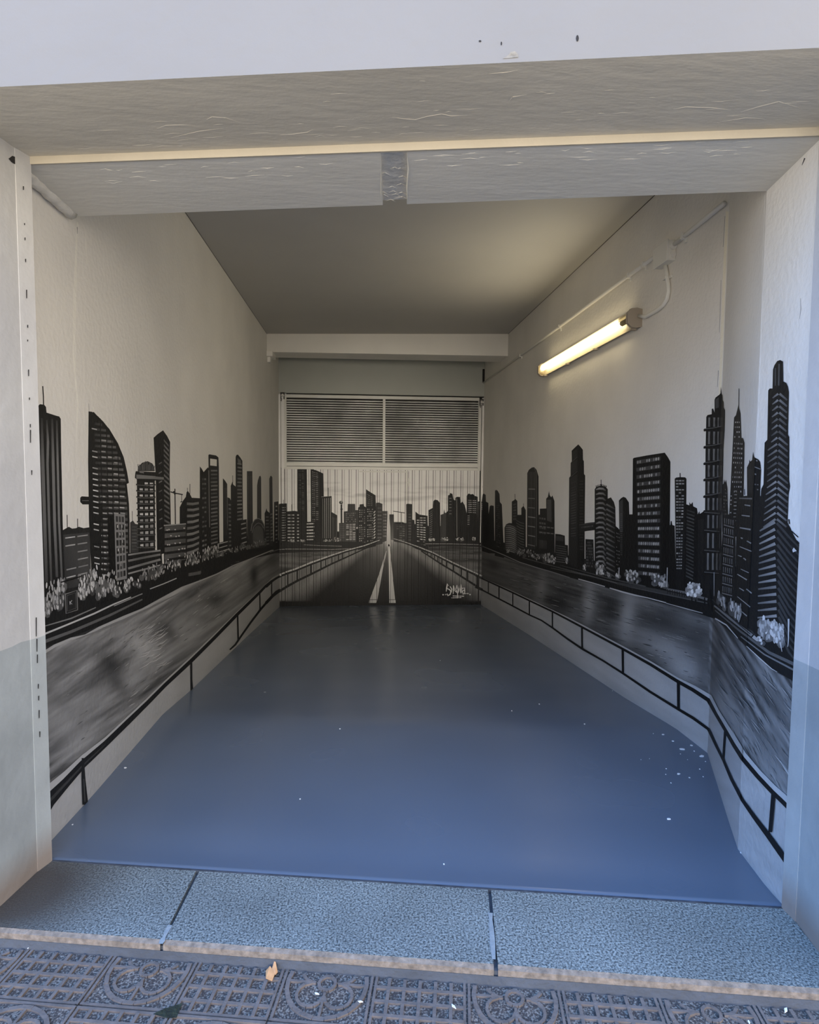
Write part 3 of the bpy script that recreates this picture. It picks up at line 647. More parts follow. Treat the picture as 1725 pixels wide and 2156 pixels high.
# crane
nxt(); line([(368.3, 1029), (369.6, 1110)], 2.2, .03); line([(359, 1035.5), (367, 1038), (385, 1041.5)], 2.4, .02); line([(366, 1034), (369, 1041)], 4, .02); line([(382.5, 1041), (382.5, 1057)], 1, .03); line([(380, 1057), (384, 1056)], 2, .03)
# broad block
bld([(378.5, 1068), (385, 1055), (391.5, 1046), (393, 1036), (396, 1034), (400, 1040), (404, 1048), (421, 1049), (421, 1175), (379, 1185)], .012)
line([(394.6, 1027), (395, 1038)], 1, .03); line([(400, 1019), (400, 1042)], 1.1, .03); rows([(392, 1054), (421, 1053), (421, 1160), (392, 1172)], 9, .19, .42, .04, .97, .35, 1, 1, .12)
# twin and frame towers
bld([(421, 982), (425, 987), (429, 994), (434, 988), (438, 984), (441.5, 988), (442, 1175), (421, 1178)], .012); rows([(424, 1004), (437, 1004), (439, 1160), (424, 1165)], 16, .12, .4, .1, .8, .5, 2, .8)
bld([(439, 958), (441, 956.5), (455, 959), (460, 963), (461, 985), (462, 1130), (464, 1178), (442, 1180)], .012); nxt(); poly([(442.6, 965.5), (456.7, 967.5), (456.7, 981.6), (442.6, 980)], WALLC)
line([(439.8, 990), (440.5, 1060), (441.5, 1110)], 1.1, .35); rows([(443, 987), (460, 987), (461, 1160), (444, 1165)], 22, .15, .42, .02, .9, .5)
bld([(469.5, 1007), (474, 1012), (478.5, 1019), (479, 1100), (481, 1160), (470.5, 1160)], .016); cols([(472, 1024), (478, 1024), (479, 1130), (472, 1130)], 3, .07)
bld([(479, 1047), (484, 1049), (488.6, 1058), (493, 1062), (494, 1170), (480, 1172)], .016); rows([(480, 1058), (491, 1060), (493, 1160), (481, 1162)], 12, .16, .4)
bld([(486, 1023), (488, 1018), (489.5, 1014), (491, 1020), (497, 1025), (498, 1160), (487, 1160)], .012); line([(490, 1001), (490.2, 1018)], 1, .05)
bld([(496.3, 962), (498, 958), (501, 957), (506, 963), (510.6, 970.4), (511, 1020), (512, 1100), (513, 1165), (497, 1168)], .012)
rows([(499.5, 972), (510, 974), (511.5, 1096), (499, 1098)], 16, .2, .42, .02, .95, .4); nxt(); poly([(500, 964), (507, 969), (508, 976), (501, 975)], .16)
bld([(505.5, 1096), (519.5, 1093), (522, 1165), (507, 1168)], .012); rows([(507, 1099), (519, 1096), (521, 1155), (508, 1160)], 6, .32, .26, .05, .95, .3)
bld([(520, 992), (531.5, 992), (532.5, 1100), (531, 1160), (521, 1160)], .025); cols([(521, 998), (531, 998), (531, 1140), (521, 1140)], 2, .07, .3)
bld([(541.5, 1022), (543, 1012), (546, 1003), (548.5, 1001.5), (550, 1006), (550.5, 1100), (541.5, 1100)], .035)
# arch dome
nxt(); poly([(527.5, 1160)] + [(543.7 + 15.8 * math.cos(a), 1122 - 30 * math.sin(a)) for a in np.linspace(math.pi, 0, 13)] + [(560, 1160)], .03)
line([(528.5, 1118), (531, 1103), (537, 1094), (544, 1091.5), (551, 1095), (556, 1104), (558.5, 1120)], 1.6, .28); line([(531, 1122), (534, 1110), (540, 1103), (545, 1101), (551, 1104), (555, 1112)], 1.3, .24)
nxt(); poly([(532, 1150)] + [(543.7 + 11 * math.cos(a), 1124 - 17 * math.sin(a)) for a in np.linspace(math.pi, 0, 11)] + [(556, 1148)], [.05] + [.10] * 11 + [.14])
bld([(567.3, 1008), (569, 1003), (571, 1001.5), (573.6, 1005), (574.5, 1085), (576, 1150), (568, 1150)], .03)
bld([(557.3, 1081), (560, 1075), (561, 1070), (563, 1076), (568, 1080), (569, 1156), (558, 1158)], .014); rows([(558.5, 1085), (567, 1085), (568, 1148), (559, 1150)], 9, .15, .35)
rows([(568.5, 1080), (575.5, 1078), (577, 1140), (569, 1142)], 9, .18, .35)
bld([(577.3, 1057), (586.3, 1055.5), (586.5, 1155), (577, 1158)], .012); rows([(579, 1062), (585, 1062), (585, 1146), (579, 1148)], 10, .36, .35, .2, .9, .4)
# low blocks
bld([(344, 1106), (391.8, 1102), (393, 1190), (346, 1200)], .014); nxt()
for q7 in range(6): y = 1107 + q7 * 14.8; poly([(347, y + 1.5), (391, y - 1.5 - q7 * .6), (391, y + 7.5 - q7 * .8), (347, y + 11)], [.12, .10, .08, .15])
line([(345, 1106.5), (391.5, 1103)], 2.6, .36); nxt()
for (x, y) in [(352, 1116), (356, 1115), (369, 1115), (388, 1112), (360, 1128), (371, 1129.5), (377, 1128.5), (353, 1147), (357, 1147), (369, 1144), (379, 1143), (377, 1157), (384, 1155), (389, 1155), (378, 1170), (390, 1166), (354, 1178)]: ell(x, y, 1.8, 1.5, .6)
bld([(265, 1165), (340, 1157), (343, 1205), (268, 1225)], .012); nxt()
for (ya, yb2, w4, g) in [(1168.5, 1159, 3.4, .32), (1181, 1167.5, 4.4, .20), (1197, 1178, 4.6, .26), (1208, 1190, 3.4, .36)]: line([(270, ya), (300, ya * .6 + yb2 * .4 - 1), (338, yb2)], w4, [g, g * .7, g * 1.1])
bld([(227, 1090), (232, 1087), (240, 1081.7), (243, 1150), (245, 1225), (232, 1215), (229, 1130)], .007)
bld([(240.4, 1081.7), (263, 1083), (265, 1150), (267.4, 1220), (245, 1226)], .26); cells([(242.4, 1084), (262, 1086), (266, 1214), (246, 1220)], 3, 8, .035, .74, .72, 1, .6, .02)
cells([(244, 1100), (260, 1100), (263, 1195), (247, 1200)], 3, 6, .6, .3, .35, .35)
bld([(455, 1145), (481, 1137), (482, 1175), (456, 1180)], .014); rows([(457, 1142), (480, 1136), (482, 1160), (457, 1168)], 3, .33, .22, .02, .98)
# foreground strip, shrubs
nxt(); poly([(60, 1306), (95, 1300), (137, 1270), (200, 1232), (270, 1218), (345, 1188), (420, 1172), (500, 1160), (590, 1148), (600, 1160), (526, 1178), (456, 1208), (383, 1235), (300, 1284), (209, 1323), (91, 1373), (60, 1385)], .012)
nxt()
for pts, w4, g in [([(91, 1336), (140, 1316), (198, 1292), (240, 1272), (276, 1257)], [4, 3.5, 3.5, 3, 2], .55), ([(91, 1352), (150, 1330), (230, 1296), (300, 1262)], [7, 6, 5, 3], .12), ([(95, 1318), (150, 1302), (202, 1279)], [2, 3, 2], .22),
                   ([(206, 1271), (260, 1254), (302, 1240)], 2, .006), ([(316, 1240), (345, 1229), (372, 1217.5)], 2, .5), ([(240, 1276), (290, 1254), (300, 1250)], 2, .3), ([(95, 1366), (170, 1336), (215, 1318)], 4, .03),
                   ([(91, 1375), (115, 1360), (150, 1345), (180, 1338), (209, 1322), (260, 1300), (300, 1284), (345, 1258), (383, 1237), (422, 1222.6), (456, 1209), (491, 1191), (526, 1177.5), (561, 1163.5), (572, 1159), (590, 1157)], [6, 6, 5, 4.5, 5, 6, 6, 4, 3, 2.6, 2.4, 2.2, 2.2, 2.2, 2, 1.6], .42),
                   ([(160, 1346), (209, 1328), (260, 1306), (320, 1278), (383, 1246)], [2, 4, 5, 4, 1], .2), ([(398, 1210), (410, 1208), (424, 1204)], [7, 6, 6], .07)]: line(pts, w4, g)
for q7 in range(10): line([(398 + q7 * 2.6, 1206.5 - q7 * .4), (398 + q7 * 2.6, 1213 - q7 * .4)], .9, .25, LAY[0] + 1)
nxt(); line([(210, 1271), (222, 1266), (240, 1260)], 1.6, .005)
for x in (214, 222, 236): line([(x, 1262 - (x - 214) * .3), (x + .5, 1274 - (x - 214) * .3)], 1.8, .005)
bush(92, 1296, 136, 1272, 62, 60, .5, 3.8, 14, .2); bush(165, 1262, 205, 1240, 48, 60, .6, 3.8, 13, .2); bush(205, 1262, 246, 1242, 44, 44, .58, 3.6, 12, .2)
bush(240, 1255, 300, 1232, 26, 34, .6, 3.6, 9, .3); bush(300, 1226, 350, 1206, 28, 40, .5, 2.6, 9, .25); bush(345, 1208, 380, 1196, 22, 22, .6, 2.6, 8, .25)
bush(388, 1192, 460, 1172, 26, 70, .62, 2.2, 7.5, .25); bush(458, 1172, 500, 1160, 10, 30, .35, 2, 4, .3); bush(495, 1160, 562, 1146, 12, 40, .3, 1.6, 6, .25)
nxt(); line([(128, 1226), (150, 1220), (172, 1213)], 2.6, .006)
bld([(137.8, 1251), (162, 1243), (164, 1283), (139, 1292)], .018); line([(137.8, 1251), (162, 1243), (163.6, 1284), (139, 1292), (137.8, 1251)], 1.3, .3); line([(141, 1254), (159, 1248), (160.5, 1280), (142, 1287), (141, 1254)], .8, .14)
line([(147, 1266), (147.5, 1273)], 1.3, .5); line([(151.5, 1264), (148, 1269), (152, 1272)], 1.2, .5)
# water highlights, left
nxt()
for q7 in range(150):
    x = rnd.choice([rnd.uniform(255, 345), rnd.uniform(330, 470), rnd.uniform(110, 300)]); lo2 = float(np.interp(x, *SH_L)) + 22; hi2 = float(np.interp(x, *RL_L)) - 25
    if hi2 < lo2: continue
    nxt(.06); y = rnd.uniform(lo2, hi2); ln = rnd.uniform(5, 20); a = rnd.uniform(.5, .75); g = rnd.choice([.12, .2, .3, .5]) if x > 250 else rnd.choice([.1, .2, .28]); line([(x, y), (x + ln * .5 * math.cos(a), y - ln * .55 * math.sin(a)), (x + ln * math.cos(a), y - ln * math.sin(a))], rnd.uniform(.8, 1.8), g, taper=1)
for q7 in range(40):
    nxt(.06); x = rnd.uniform(300, 345); y = rnd.uniform(1318, 1405); ln = rnd.uniform(10, 28); line([(x - 15, y + ln * .3), (x, y), (x + ln * .5, y - ln * .4)], 1.3, rnd.uniform(.3, .75), taper=1)
for q7 in range(60):
    x, y = rnd.choice([(472 + rnd.gauss(0, 6), 1225 + rnd.gauss(0, 14)), (500 + rnd.gauss(0, 5), 1205 + rnd.gauss(0, 12)), (420 + rnd.gauss(0, 4), 1240 + rnd.gauss(0, 10)), (540 + rnd.gauss(0, 5), 1182 + rnd.gauss(0, 5))]); line([(x, y), (x + 4, y - 1.6)], 1.1, rnd.uniform(.2, .5), taper=1)
# railing, left
nxt(); RLp = [(70, 1717), (103, 1672), (140, 1637), (174, 1601), (222, 1560), (271, 1513), (310, 1476), (348, 1438), (403, 1387), (451, 1340), (500, 1290), (547, 1244.5), (560, 1231), (571, 1222), (582, 1215), (592, 1210)]
hw = [26, 22, 17, 13, 9, 8, 7.5, 7, 6.5, 6, 4.5, 3.4, 3, 3, 2.6, 2]
line([(p[0] + (2 if i else 0), p[1] - hw[i] * .42) for i, p in enumerate(RLp)], hw, .52); nxt()
bw = [34, 27, 19, 16, 12, 11, 9, 8, 8, 7, 6.5, 5.5, 5, 4.6, 4.2, 4]
line([(p[0], p[1] + bw[i] * .52) for i, p in enumerate(RLp)], bw, .012)
line([(78, 1725), (103, 1688), (174, 1612), (222, 1567)], [7, 6, 3, 1], .05, LAY[0] + 1)
nxt()
line([(592, 1241), (582, 1247), (575, 1254), (562, 1268), (549, 1283), (527, 1312), (506, 1342), (496, 1357), (484, 1368)], [6, 6, 6, 4.5, 4.5, 4, 4, 4, 3], .014)
for pts, w4 in [([(572.3, 1222), (572.3, 1257)], 2.2), ([(547.2, 1247), (547.8, 1284)], 2.4), ([(500.5, 1292), (502, 1350)], 3), ([(403, 1392), (403.3, 1430), (404.5, 1457)], [4, 4, 5.5]), ([(174.5, 1596), (176, 1640), (180, 1694)], [5, 8, 12])]: line(pts, w4, .014)
line([(176.5, 1640), (179, 1688)], 2.4, .07, LAY[0] + 1)

# ------------------------------------------------------------ mural, door
LAY[0] = 0
bld([(587, 1062), (591, 1060), (604, 1060), (605, 1150), (587, 1150)], .014); rows([(593, 1066), (603, 1066), (603, 1140), (593, 1140)], 14, .25, .35)
line([(597.6, 1052), (597.8, 1062)], 1, .05)
bld([(626, 985), (629, 982.5), (641, 982.5), (646, 986), (647, 1060), (648, 1150), (632, 1150), (626, 1070)], .016); rows([(627, 990), (641, 990), (642, 1075), (628, 1075)], 26, .06, .4, .05, .95, .7, 2, .8)
bld([(654, 980), (656, 981), (656, 987), (668, 991), (681, 997), (682, 1045), (682, 1150), (655, 1150)], .016); rows([(656.5, 991), (671, 995), (672, 1100), (657, 1100)], 26, .16, .42, .02, .96, .5, 2, .9)
bld([(602, 1077), (620, 1075.5), (631.5, 1077.5), (632, 1145), (602, 1145)], .014); rows([(604, 1081), (622, 1081), (622, 1142), (604, 1142)], 9, .34, .38, .05, .95, .3, 2); rows([(625, 1081), (631, 1081), (631, 1142), (625, 1142)], 9, .3, .38); line([(614.6, 1062), (614.8, 1077)], 1.4, .03)
bld([(698, 1078), (702, 1080), (710.5, 1085), (711, 1150), (698, 1150)], .03); cols([(699, 1086), (710, 1090), (710, 1140), (699, 1140)], 4, .08)
bld([(676.5, 1046), (698.5, 1044), (699, 1150), (677, 1150)], .02); cols([(678, 1047), (698, 1045), (698, 1136), (678, 1136)], 5, .45, .22); line([(691.7, 1027), (691.8, 1046)], 1, .05); line([(677, 1046), (698, 1044.5)], 1.2, .3)
bld([(642.6, 1099), (664, 1098), (664.5, 1150), (642.6, 1150)], .014); rows([(643.6, 1100), (663, 1099), (663, 1146), (643.6, 1146)], 7, .45, .36, .05, .95, .3)
nxt(); line([(720.5, 1034), (720.8, 1056)], 1.3, .05, taper=1); ell(718.3, 1058, 4.2, 3.6, .05); ell(719.4, 1057, 2, 2, .4, 0, 8, LAY[0] + 1); poly([(717.3, 1062), (720.7, 1062), (721.3, 1105), (717.5, 1105)], .035); ell(719.3, 1072, 3, 1.6, .05)
bld([(724, 1077), (732, 1076), (732.5, 1061), (748, 1061), (748.5, 1074), (754, 1074), (754, 1110), (724, 1110)], .05); cells([(726, 1080), (752, 1078), (752, 1100), (726, 1100)], 6, 5, .14, .5, .5, .7)
bld([(714, 1101), (750.5, 1100), (751, 1150), (714, 1150)], .06); rows([(728, 1103), (749.5, 1102), (749.5, 1138), (728, 1138)], 10, .5, .36, .02, .98, .2, 3, .9); rows([(715, 1103), (728, 1103), (728, 1134), (715, 1134)], 8, .12, .4)
bld([(754, 1069), (757, 1067), (757.5, 1062), (766, 1061), (767, 1066), (771, 1068), (772, 1155), (754, 1158)], .025); cells([(755, 1072), (770, 1072), (771, 1144), (755, 1146)], 4, 16, .2, .6, .45, .8, .5)
bld([(771, 1030), (775, 1033), (791, 1043), (792, 1068), (792, 1150), (771, 1155)], .02); cells([(772, 1038), (786, 1046), (786, 1066), (772, 1066)], 6, 6, .10); cells([(772, 1070), (787, 1070), (787, 1140), (772, 1142)], 4, 15, .2, .6, .45, .8)
nxt(); [poly([(787, y), (790.5, y - 3), (790.5, y), (787, y + 3)], .5) for y in range(1078, 1136, 6)]
bld([(792, 1059), (798, 1058), (805.5, 1061), (806, 1145), (792, 1148)], .045); rows([(793, 1066), (805, 1066), (805, 1136), (793, 1136)], 9, .10, .4)
bld([(805.5, 1076), (816, 1076), (816.5, 1138), (806, 1142)], .07); rows([(806, 1080), (815.5, 1080), (815.5, 1132), (806, 1132)], 8, .16, .5)
bld([(820, 1083), (829.6, 1083), (830, 1138), (820.5, 1136)], [.03, .03, .12, .2])
bld([(829.5, 1103), (855, 1104), (856, 1145), (829.5, 1140)], .04); rows([(834, 1106), (854, 1107), (854, 1140), (834, 1138)], 7, .10, .4, .05, .95, .4, 3, .7); nxt(); line([(845.5, 1078), (845.5, 1104)], 1.3, .08); line([(828, 1076.5), (840, 1078), (852.5, 1080)], 1.6, .08)
bld([(855.5, 1062), (858, 1060.5), (868, 1061.5), (869, 1150), (856, 1146)], .03); rows([(858, 1080), (867, 1080), (867, 1140), (858, 1140)], 10, .06, .4)
bld([(868, 1094), (873, 1095), (876, 1155), (869, 1152)], .02)
bld([(875, 1077), (882, 1083), (888, 1084), (900.5, 1086), (902, 1165), (875, 1155)], .016); rows([(877, 1088), (898, 1088), (898, 1150), (877, 1146)], 12, .45, .35, .02, .98, .3, 3, .85)
bld([(902.6, 1074), (912, 1069), (913, 1055), (916, 1052), (922, 1053), (927, 1060), (928, 1150), (903, 1152)], .014); rows([(903.5, 1078), (912, 1072), (912, 1140), (903.5, 1142)], 15, .09, .4)
bld([(928, 1084), (934, 1082), (935.5, 1072), (937, 1080), (941, 1079), (942, 1150), (928, 1150)], .04)
bld([(943.5, 1043), (947, 1042), (948, 1038), (953, 1040), (955, 1052), (960, 1054), (961, 1150), (940, 1150), (940, 1080), (943.5, 1075)], .012); rows([(945, 1046), (952, 1046), (952, 1085), (945, 1085)], 6, .12, .3)
bld([(959, 1048), (963, 1046), (969, 1046.5), (969.5, 1060), (974, 1056), (979, 1064), (984, 1085), (984, 1150), (960, 1150)], .010); line([(962, 1050), (962.3, 1130)], 1.2, .2)
bld([(983, 1044), (987, 1039), (992, 1041), (996, 1040), (1000, 1044), (1006, 1046), (1007, 1150), (983, 1150)], .010); rows([(984, 1047), (1005, 1048), (1005, 1082), (984, 1080)], 8, .4, .32, .04, .96, .3, 2, .9); rows([(984, 1084), (990, 1084), (990, 1106), (984, 1106)], 5, .35, .35)
bld([(1006.5, 1056), (1012, 1055), (1017, 1057), (1018, 1150), (1006.5, 1150)], .012); rows([(1007.5, 1058), (1017, 1059), (1017, 1074), (1007.5, 1073)], 4, .2, .35)
for (x0_, x1_, y_) in ((903, 915, 1139), (930, 944, 1138), (959, 976, 1138), (995, 1001, 1137)): bush(x0_, y_, x1_, y_, 6, 14, .5, 2.4, 3.4, 1.0)
for (x0_, x1_, y_) in ((612, 622, 1144), (634, 640, 1144), (684, 700, 1144), (704, 718, 1140)): bush(x0_, y_, x1_, y_, 8, 12, .45, 2.4, 4, .8)
nxt(); poly([(576, 1142), (720, 1140), (770, 1142), (767, 1152), (720, 1160), (576, 1165)], .02); poly([(870, 1144), (895, 1141), (1030, 1143), (1030, 1152), (900, 1148)], .014); nxt()
line([(568, 1163), (590, 1156), (640, 1156), (700, 1157), (740, 1155)], 1.2, .25); line([(895, 1145), (950, 1145), (1016, 1147)], 1.3, .26); line([(640, 1147), (680, 1149), (720, 1150)], 1, .25)
for q7 in range(46):
    x = rnd.choice([rnd.uniform(590, 740), rnd.uniform(900, 1012)]); lo2 = 1160; hi2 = float(np.interp(x, *(RLB_L if x < 800 else RLB_R))) - 4
    if hi2 > lo2: nxt(.06); y = rnd.uniform(lo2, hi2); line([(x, y), (x + rnd.uniform(6, 16), y)], 1, rnd.uniform(.06, .3), taper=1)
for x in (676, 684, 692, 698): line([(x, 1160), (x + .5, 1172)], 1.3, .28, taper=1)
# railings on the door
nxt(); line([(560, 1232), (575, 1217), (590, 1208.5), (622, 1198), (655, 1184.5), (700, 1168.5), (729, 1159), (767, 1149), (800, 1137)], [3, 3, 3, 3, 3, 2.4, 2, 2, 1.4], .42); nxt()
line([(560, 1236), (575, 1222), (590, 1212.5), (622, 1202), (655, 1188.5), (700, 1172), (729, 1162), (767, 1151.5), (795, 1142)], [5, 5, 4, 3.4, 3.2, 3, 2.6, 2.2, 1.4], .012)
line([(560, 1270), (575, 1254), (590, 1243), (626, 1223), (655, 1209), (699, 1187), (729, 1173.5), (767, 1156), (790, 1147)], [6, 6, 5.4, 4.6, 4.4, 3.6, 3, 2.2, 1.2], .012)
for x, w4 in ((606, 2.8), (626, 3), (655, 3.6), (676, 2.8), (686, 2), (699, 2), (713, 2), (722, 1.6), (735, 1.5), (748, 1.3)):
    line([(x, float(np.interp(x, [590, 655, 700, 767], [1212, 1188, 1172, 1151]))), (x, float(np.interp(x, [590, 626, 655, 699, 767], [1243, 1223, 1209, 1187, 1156])))], w4, .012)
line([(829, 1134), (855, 1142), (883, 1152), (913, 1164), (953, 1184), (983, 1198), (1016, 1213)], [1, 1.6, 2, 2.2, 2.4, 2.4, 2.6], .36); nxt()
line([(850, 1143), (883.5, 1155), (913, 1167), (953, 1188), (983, 1202), (1016, 1217)], [1.4, 2, 2.6, 3, 3.4, 4], .012)
line([(887, 1160), (913, 1177), (930, 1188), (955, 1203), (983, 1221), (1016, 1242)], [2.4, 3, 3.4, 3.6, 4, 4.6], .012)
for x, w4 in ((900, 1.6), (908, 2), (915, 2.2), (922, 2), (931, 2.2), (941, 2.4), (955, 3.4), (971.5, 2.6), (984.5, 3), (1005, 3.4)):
    line([(x, float(np.interp(x, [883, 913, 953, 983, 1016], [1155, 1167, 1188, 1202, 1217]))), (x, float(np.interp(x, [887, 913, 930, 955, 983, 1016], [1160, 1177, 1188, 1203, 1221, 1242])))], w4, .012)
# road markings
nxt(); poly([(813, 1160), (815, 1160), (806, 1200), (795, 1262), (779, 1262), (798, 1210)], [.35, .35, .38, .36, .36, .38]); poly([(817.5, 1146), (820.5, 1146), (826, 1200), (832, 1262), (820, 1262), (819, 1200)], [.5, .5, .45, .42, .42, .45])
poly([(816.6, 1076), (818.4, 1076), (822, 1110), (823, 1150), (814, 1150), (815, 1110)], [.6, .6, .62, .4, .4, .62])
nxt(); poly([(778, 1263), (795, 1263), (792, 1269.5), (777, 1269.5)], .36); poly([(820, 1263), (833, 1263), (833.5, 1269.5), (820, 1269.5)], .40)
for k7 in range(5): xx = 560 + 0 * k7
# signature tag
def zx(x, y): return (900 + x / 14.375, 1200 + y / 14.375)
nxt(); SG = .62
for pts, w4 in [([(565, 650), (590, 520), (610, 420), (640, 480)], 2.4), ([(600, 560), (680, 600), (715, 660), (690, 740), (620, 780), (600, 720)], 2.4), ([(690, 500), (740, 580), (725, 680)], 2.0),
                ([(775, 730), (785, 600), (795, 470), (815, 560), (835, 640)], 2.2), ([(785, 600), (870, 660), (920, 700)], 1.8), ([(860, 600), (900, 460), (925, 560), (935, 640), (900, 650), (870, 610)], 2.0), ([(920, 700), (915, 800), (905, 860)], 1.6),
                ([(930, 690), (960, 600), (965, 480), (985, 590), (1000, 700), (1015, 560), (1020, 430), (1045, 560), (1030, 700)], 2.0), ([(1050, 560), (1130, 545), (1135, 680), (1090, 740), (1060, 640), (1120, 610)], 2.0), ([(1110, 720), (1240, 710)], 1.6),
                ([(770, 785), (900, 790), (1110, 795)], 1.8), ([(730, 845), (860, 840), (1030, 835)], 1.5)]:
    line([zx(*p) for p in pts], w4, SG, LAY[0])
for (x, y) in ((478, 750), (555, 745), (1235, 715), (1295, 745)): ell(*zx(x, y), 1.6, 1.5, SG)

# ------------------------------------------------------------ mural, right wall
LAY[0] = 0
bld([(1014, 1056), (1015.6, 1042), (1019, 1039), (1023, 1042), (1023.5, 1056), (1028.7, 1059), (1030, 1165), (1014, 1160)], .010)
bld([(1029, 1082), (1031.5, 1066), (1034, 1064), (1040, 1065), (1042, 1165), (1029, 1165)], .012)
bld([(1042.6, 1033), (1045, 1031.5), (1048, 1033), (1052, 1040), (1053, 1057), (1057, 1062), (1059, 1110), (1062, 1175), (1042, 1170)], .012); rows([(1044, 1062), (1053, 1062), (1056, 1160), (1044, 1155)], 22, .06, .4, .1, .9, .6, 3, .8)
bld([(1078, 1056), (1083, 1053), (1085, 1050), (1089.6, 1055), (1090, 1084), (1098, 1084), (1098, 1070), (1102.6, 1065), (1107.4, 1074), (1107.5, 1180), (1078, 1178)], .012); line([(1084.5, 1040), (1084.8, 1053)], 1, .05); line([(1102.7, 1060), (1102.7, 1066)], .9, .05)
cells([(1080, 1060), (1088, 1058), (1088, 1096), (1080, 1096)], 3, 6, .10)
rows([(1086, 1092), (1105, 1100), (1105, 1168), (1090, 1160)], 12, .11, .35, .02, .98, .4, 1, 1, .25)
bld([(1062.6, 1111), (1066, 1104), (1072, 1101), (1079, 1101.5), (1087, 1108), (1090, 1125), (1090, 1175), (1063, 1170)], .03); nxt()
for q7 in range(15): y = 1107 + q7 * 4.1; line([(1065, y), (1075, y), (1082, y + 2.4), (1088, y + 7)], [1.2, 2.4, 2.2, .8], rnd.uniform(.14, .36))
bld([(1134, 1084), (1137, 1083.5), (1137, 1071), (1151, 1070.5), (1152, 1185), (1133, 1182)], .014); rows([(1135, 1086), (1150, 1088), (1150, 1128), (1135, 1126)], 4, .10, .4, .02, .98, .3, 3); cols([(1135, 1136), (1166, 1140), (1166, 1158), (1135, 1155)], 11, .15, .3)
bld([(1150.4, 1050), (1154, 1046), (1156.2, 1034), (1158, 1043), (1161, 1047), (1163.5, 1043), (1167.8, 1055), (1168.5, 1190), (1151, 1186)], .012); nxt(); poly([(1152, 1052), (1161, 1052), (1162, 1100), (1152, 1096)], .09); rows([(1135, 1102), (1167, 1106), (1167, 1130), (1135, 1126)], 2, .17, .2, 0, 1, .2, 4)
bld([(1110.6, 996), (1114, 989), (1120, 984.5), (1125, 983.5), (1130, 989), (1134.3, 1003), (1134.5, 1100), (1134, 1180), (1109.5, 1178), (1110, 1090)], .012)
cols([(1112, 990), (1128, 990), (1128, 1160), (1111, 1158)], 5, .11, .3, .02, .98, .4); rows([(1112, 1020), (1128, 1020), (1128, 1160), (1111, 1156)], 7, .24, .10, .02, .98)
line([(1125, 984.5), (1129.5, 996), (1130, 1060), (1129.5, 1150)], 1, .18)
bld([(1169.5, 1124), (1180, 1125), (1189.6, 1128), (1190, 1147), (1196, 1148), (1198, 1200), (1168, 1195)], .012); nxt(); poly([(1170.5, 1128), (1187, 1130), (1187, 1140), (1171, 1138)], .05); rows([(1170, 1146), (1194, 1150), (1196, 1188), (1170, 1184)], 8, .12, .28, .02, .98)
bld([(1233, 1135), (1250, 1136), (1252, 1215), (1233, 1210)], .014); cells([(1234, 1139), (1249, 1139), (1250, 1196), (1234, 1194)], 6, 9, .20, .3, .6, .75)
# stepped tower
bld([(1204, 949), (1210, 943), (1218, 935.6), (1223, 941), (1227.6, 947), (1228, 968), (1229.8, 971), (1230, 998), (1232.6, 1001), (1231.5, 1100), (1231.5, 1215), (1197, 1205), (1198, 1100), (1198.8, 1006), (1201.8, 1002), (1202, 975), (1204.4, 971)], .010)
nxt(); poly([(1205, 952), (1216, 945), (1216, 962), (1206, 970)], .03); poly([(1203, 976), (1216, 966), (1216, 990), (1203, 1000)], .035); poly([(1199.6, 1008), (1216, 998), (1216, 1195), (1199, 1190)], [.035, .035, .02, .02])
nxt(); line([(1203, 974), (1216, 962)], 1, .12); line([(1201, 1005), (1216, 992)], 1, .12); rows([(1200, 1016), (1215, 1010), (1215, 1130), (1200, 1132)], 22, .07, .25, .1, .9, .5); rows([(1219, 1010), (1230, 1010), (1230, 1160), (1219, 1160)], 24, .03, .4, .1, .9)
# bridge and cylinder
bld([(1219, 1105), (1236, 1101), (1254, 1099), (1254, 1116), (1236, 1118), (1222, 1121)], .022); line([(1220, 1105), (1253, 1101)], 1.2, .1); cells([(1221, 1108), (1251, 1104), (1251, 1110), (1222, 1114)], 9, 1, .10)
bld([(1252.6, 1030), (1256, 1025), (1266, 1022.5), (1275, 1024.5), (1280, 1030), (1280, 1050), (1285, 1048), (1286.5, 1047), (1293, 1057), (1296, 1068), (1297, 1110), (1297, 1230), (1252, 1222)], .012)
for q7 in range(8): x = 1256 + q7 * 3; line([(x, 1026), (x - .3, 1019 + abs(x - 1266) * .3)], 1.5, .012)
line([(1266, 1010), (1266.2, 1024)], 1.4, .012); nxt()
for q7 in range(18):
    y = 1030 + q7 * 10.2; dr = q7 * .35; hi = rnd.uniform(.22, .4)
    line([(1255, y + 1), (1262, y - 1.5), (1270, y - 1), (1276, y + 3 + dr)], [2.4, 4.2, 4.2, 2.2], [hi * .6, hi, hi * .7, hi * .25])
    if q7 > 2: line([(1277, y + 1), (1284, y + 5), (1295, y + 11)], [3.4, 3.6, 2.2], [.17, .13, .06])
bld([(1296, 1107), (1302, 1112), (1306, 1117), (1308, 1235), (1296, 1232)], .006); cells([(1297, 1118), (1306, 1122), (1306, 1216), (1297, 1214)], 3, 13, .5, .22, .28, .55)
bld([(1323, 1083), (1335, 1083), (1336, 1240), (1318, 1236)], .009)
bld([(1303.4, 1054), (1308, 1049), (1313, 1046), (1318, 1048), (1324.6, 1058), (1325.5, 1083), (1326, 1240), (1306, 1236)], .009); nxt(); poly([(1304.6, 1056), (1312, 1051), (1312, 1120), (1305, 1120)], .055); rows([(1305, 1080), (1311.5, 1080), (1311.5, 1170), (1306, 1170)], 22, .10, .35)
# knobs block between
bld([(1407, 1108), (1412, 1105), (1412.5, 1097), (1414.5, 1097), (1416, 1105), (1421, 1107), (1425, 1250), (1405, 1245)], .008)
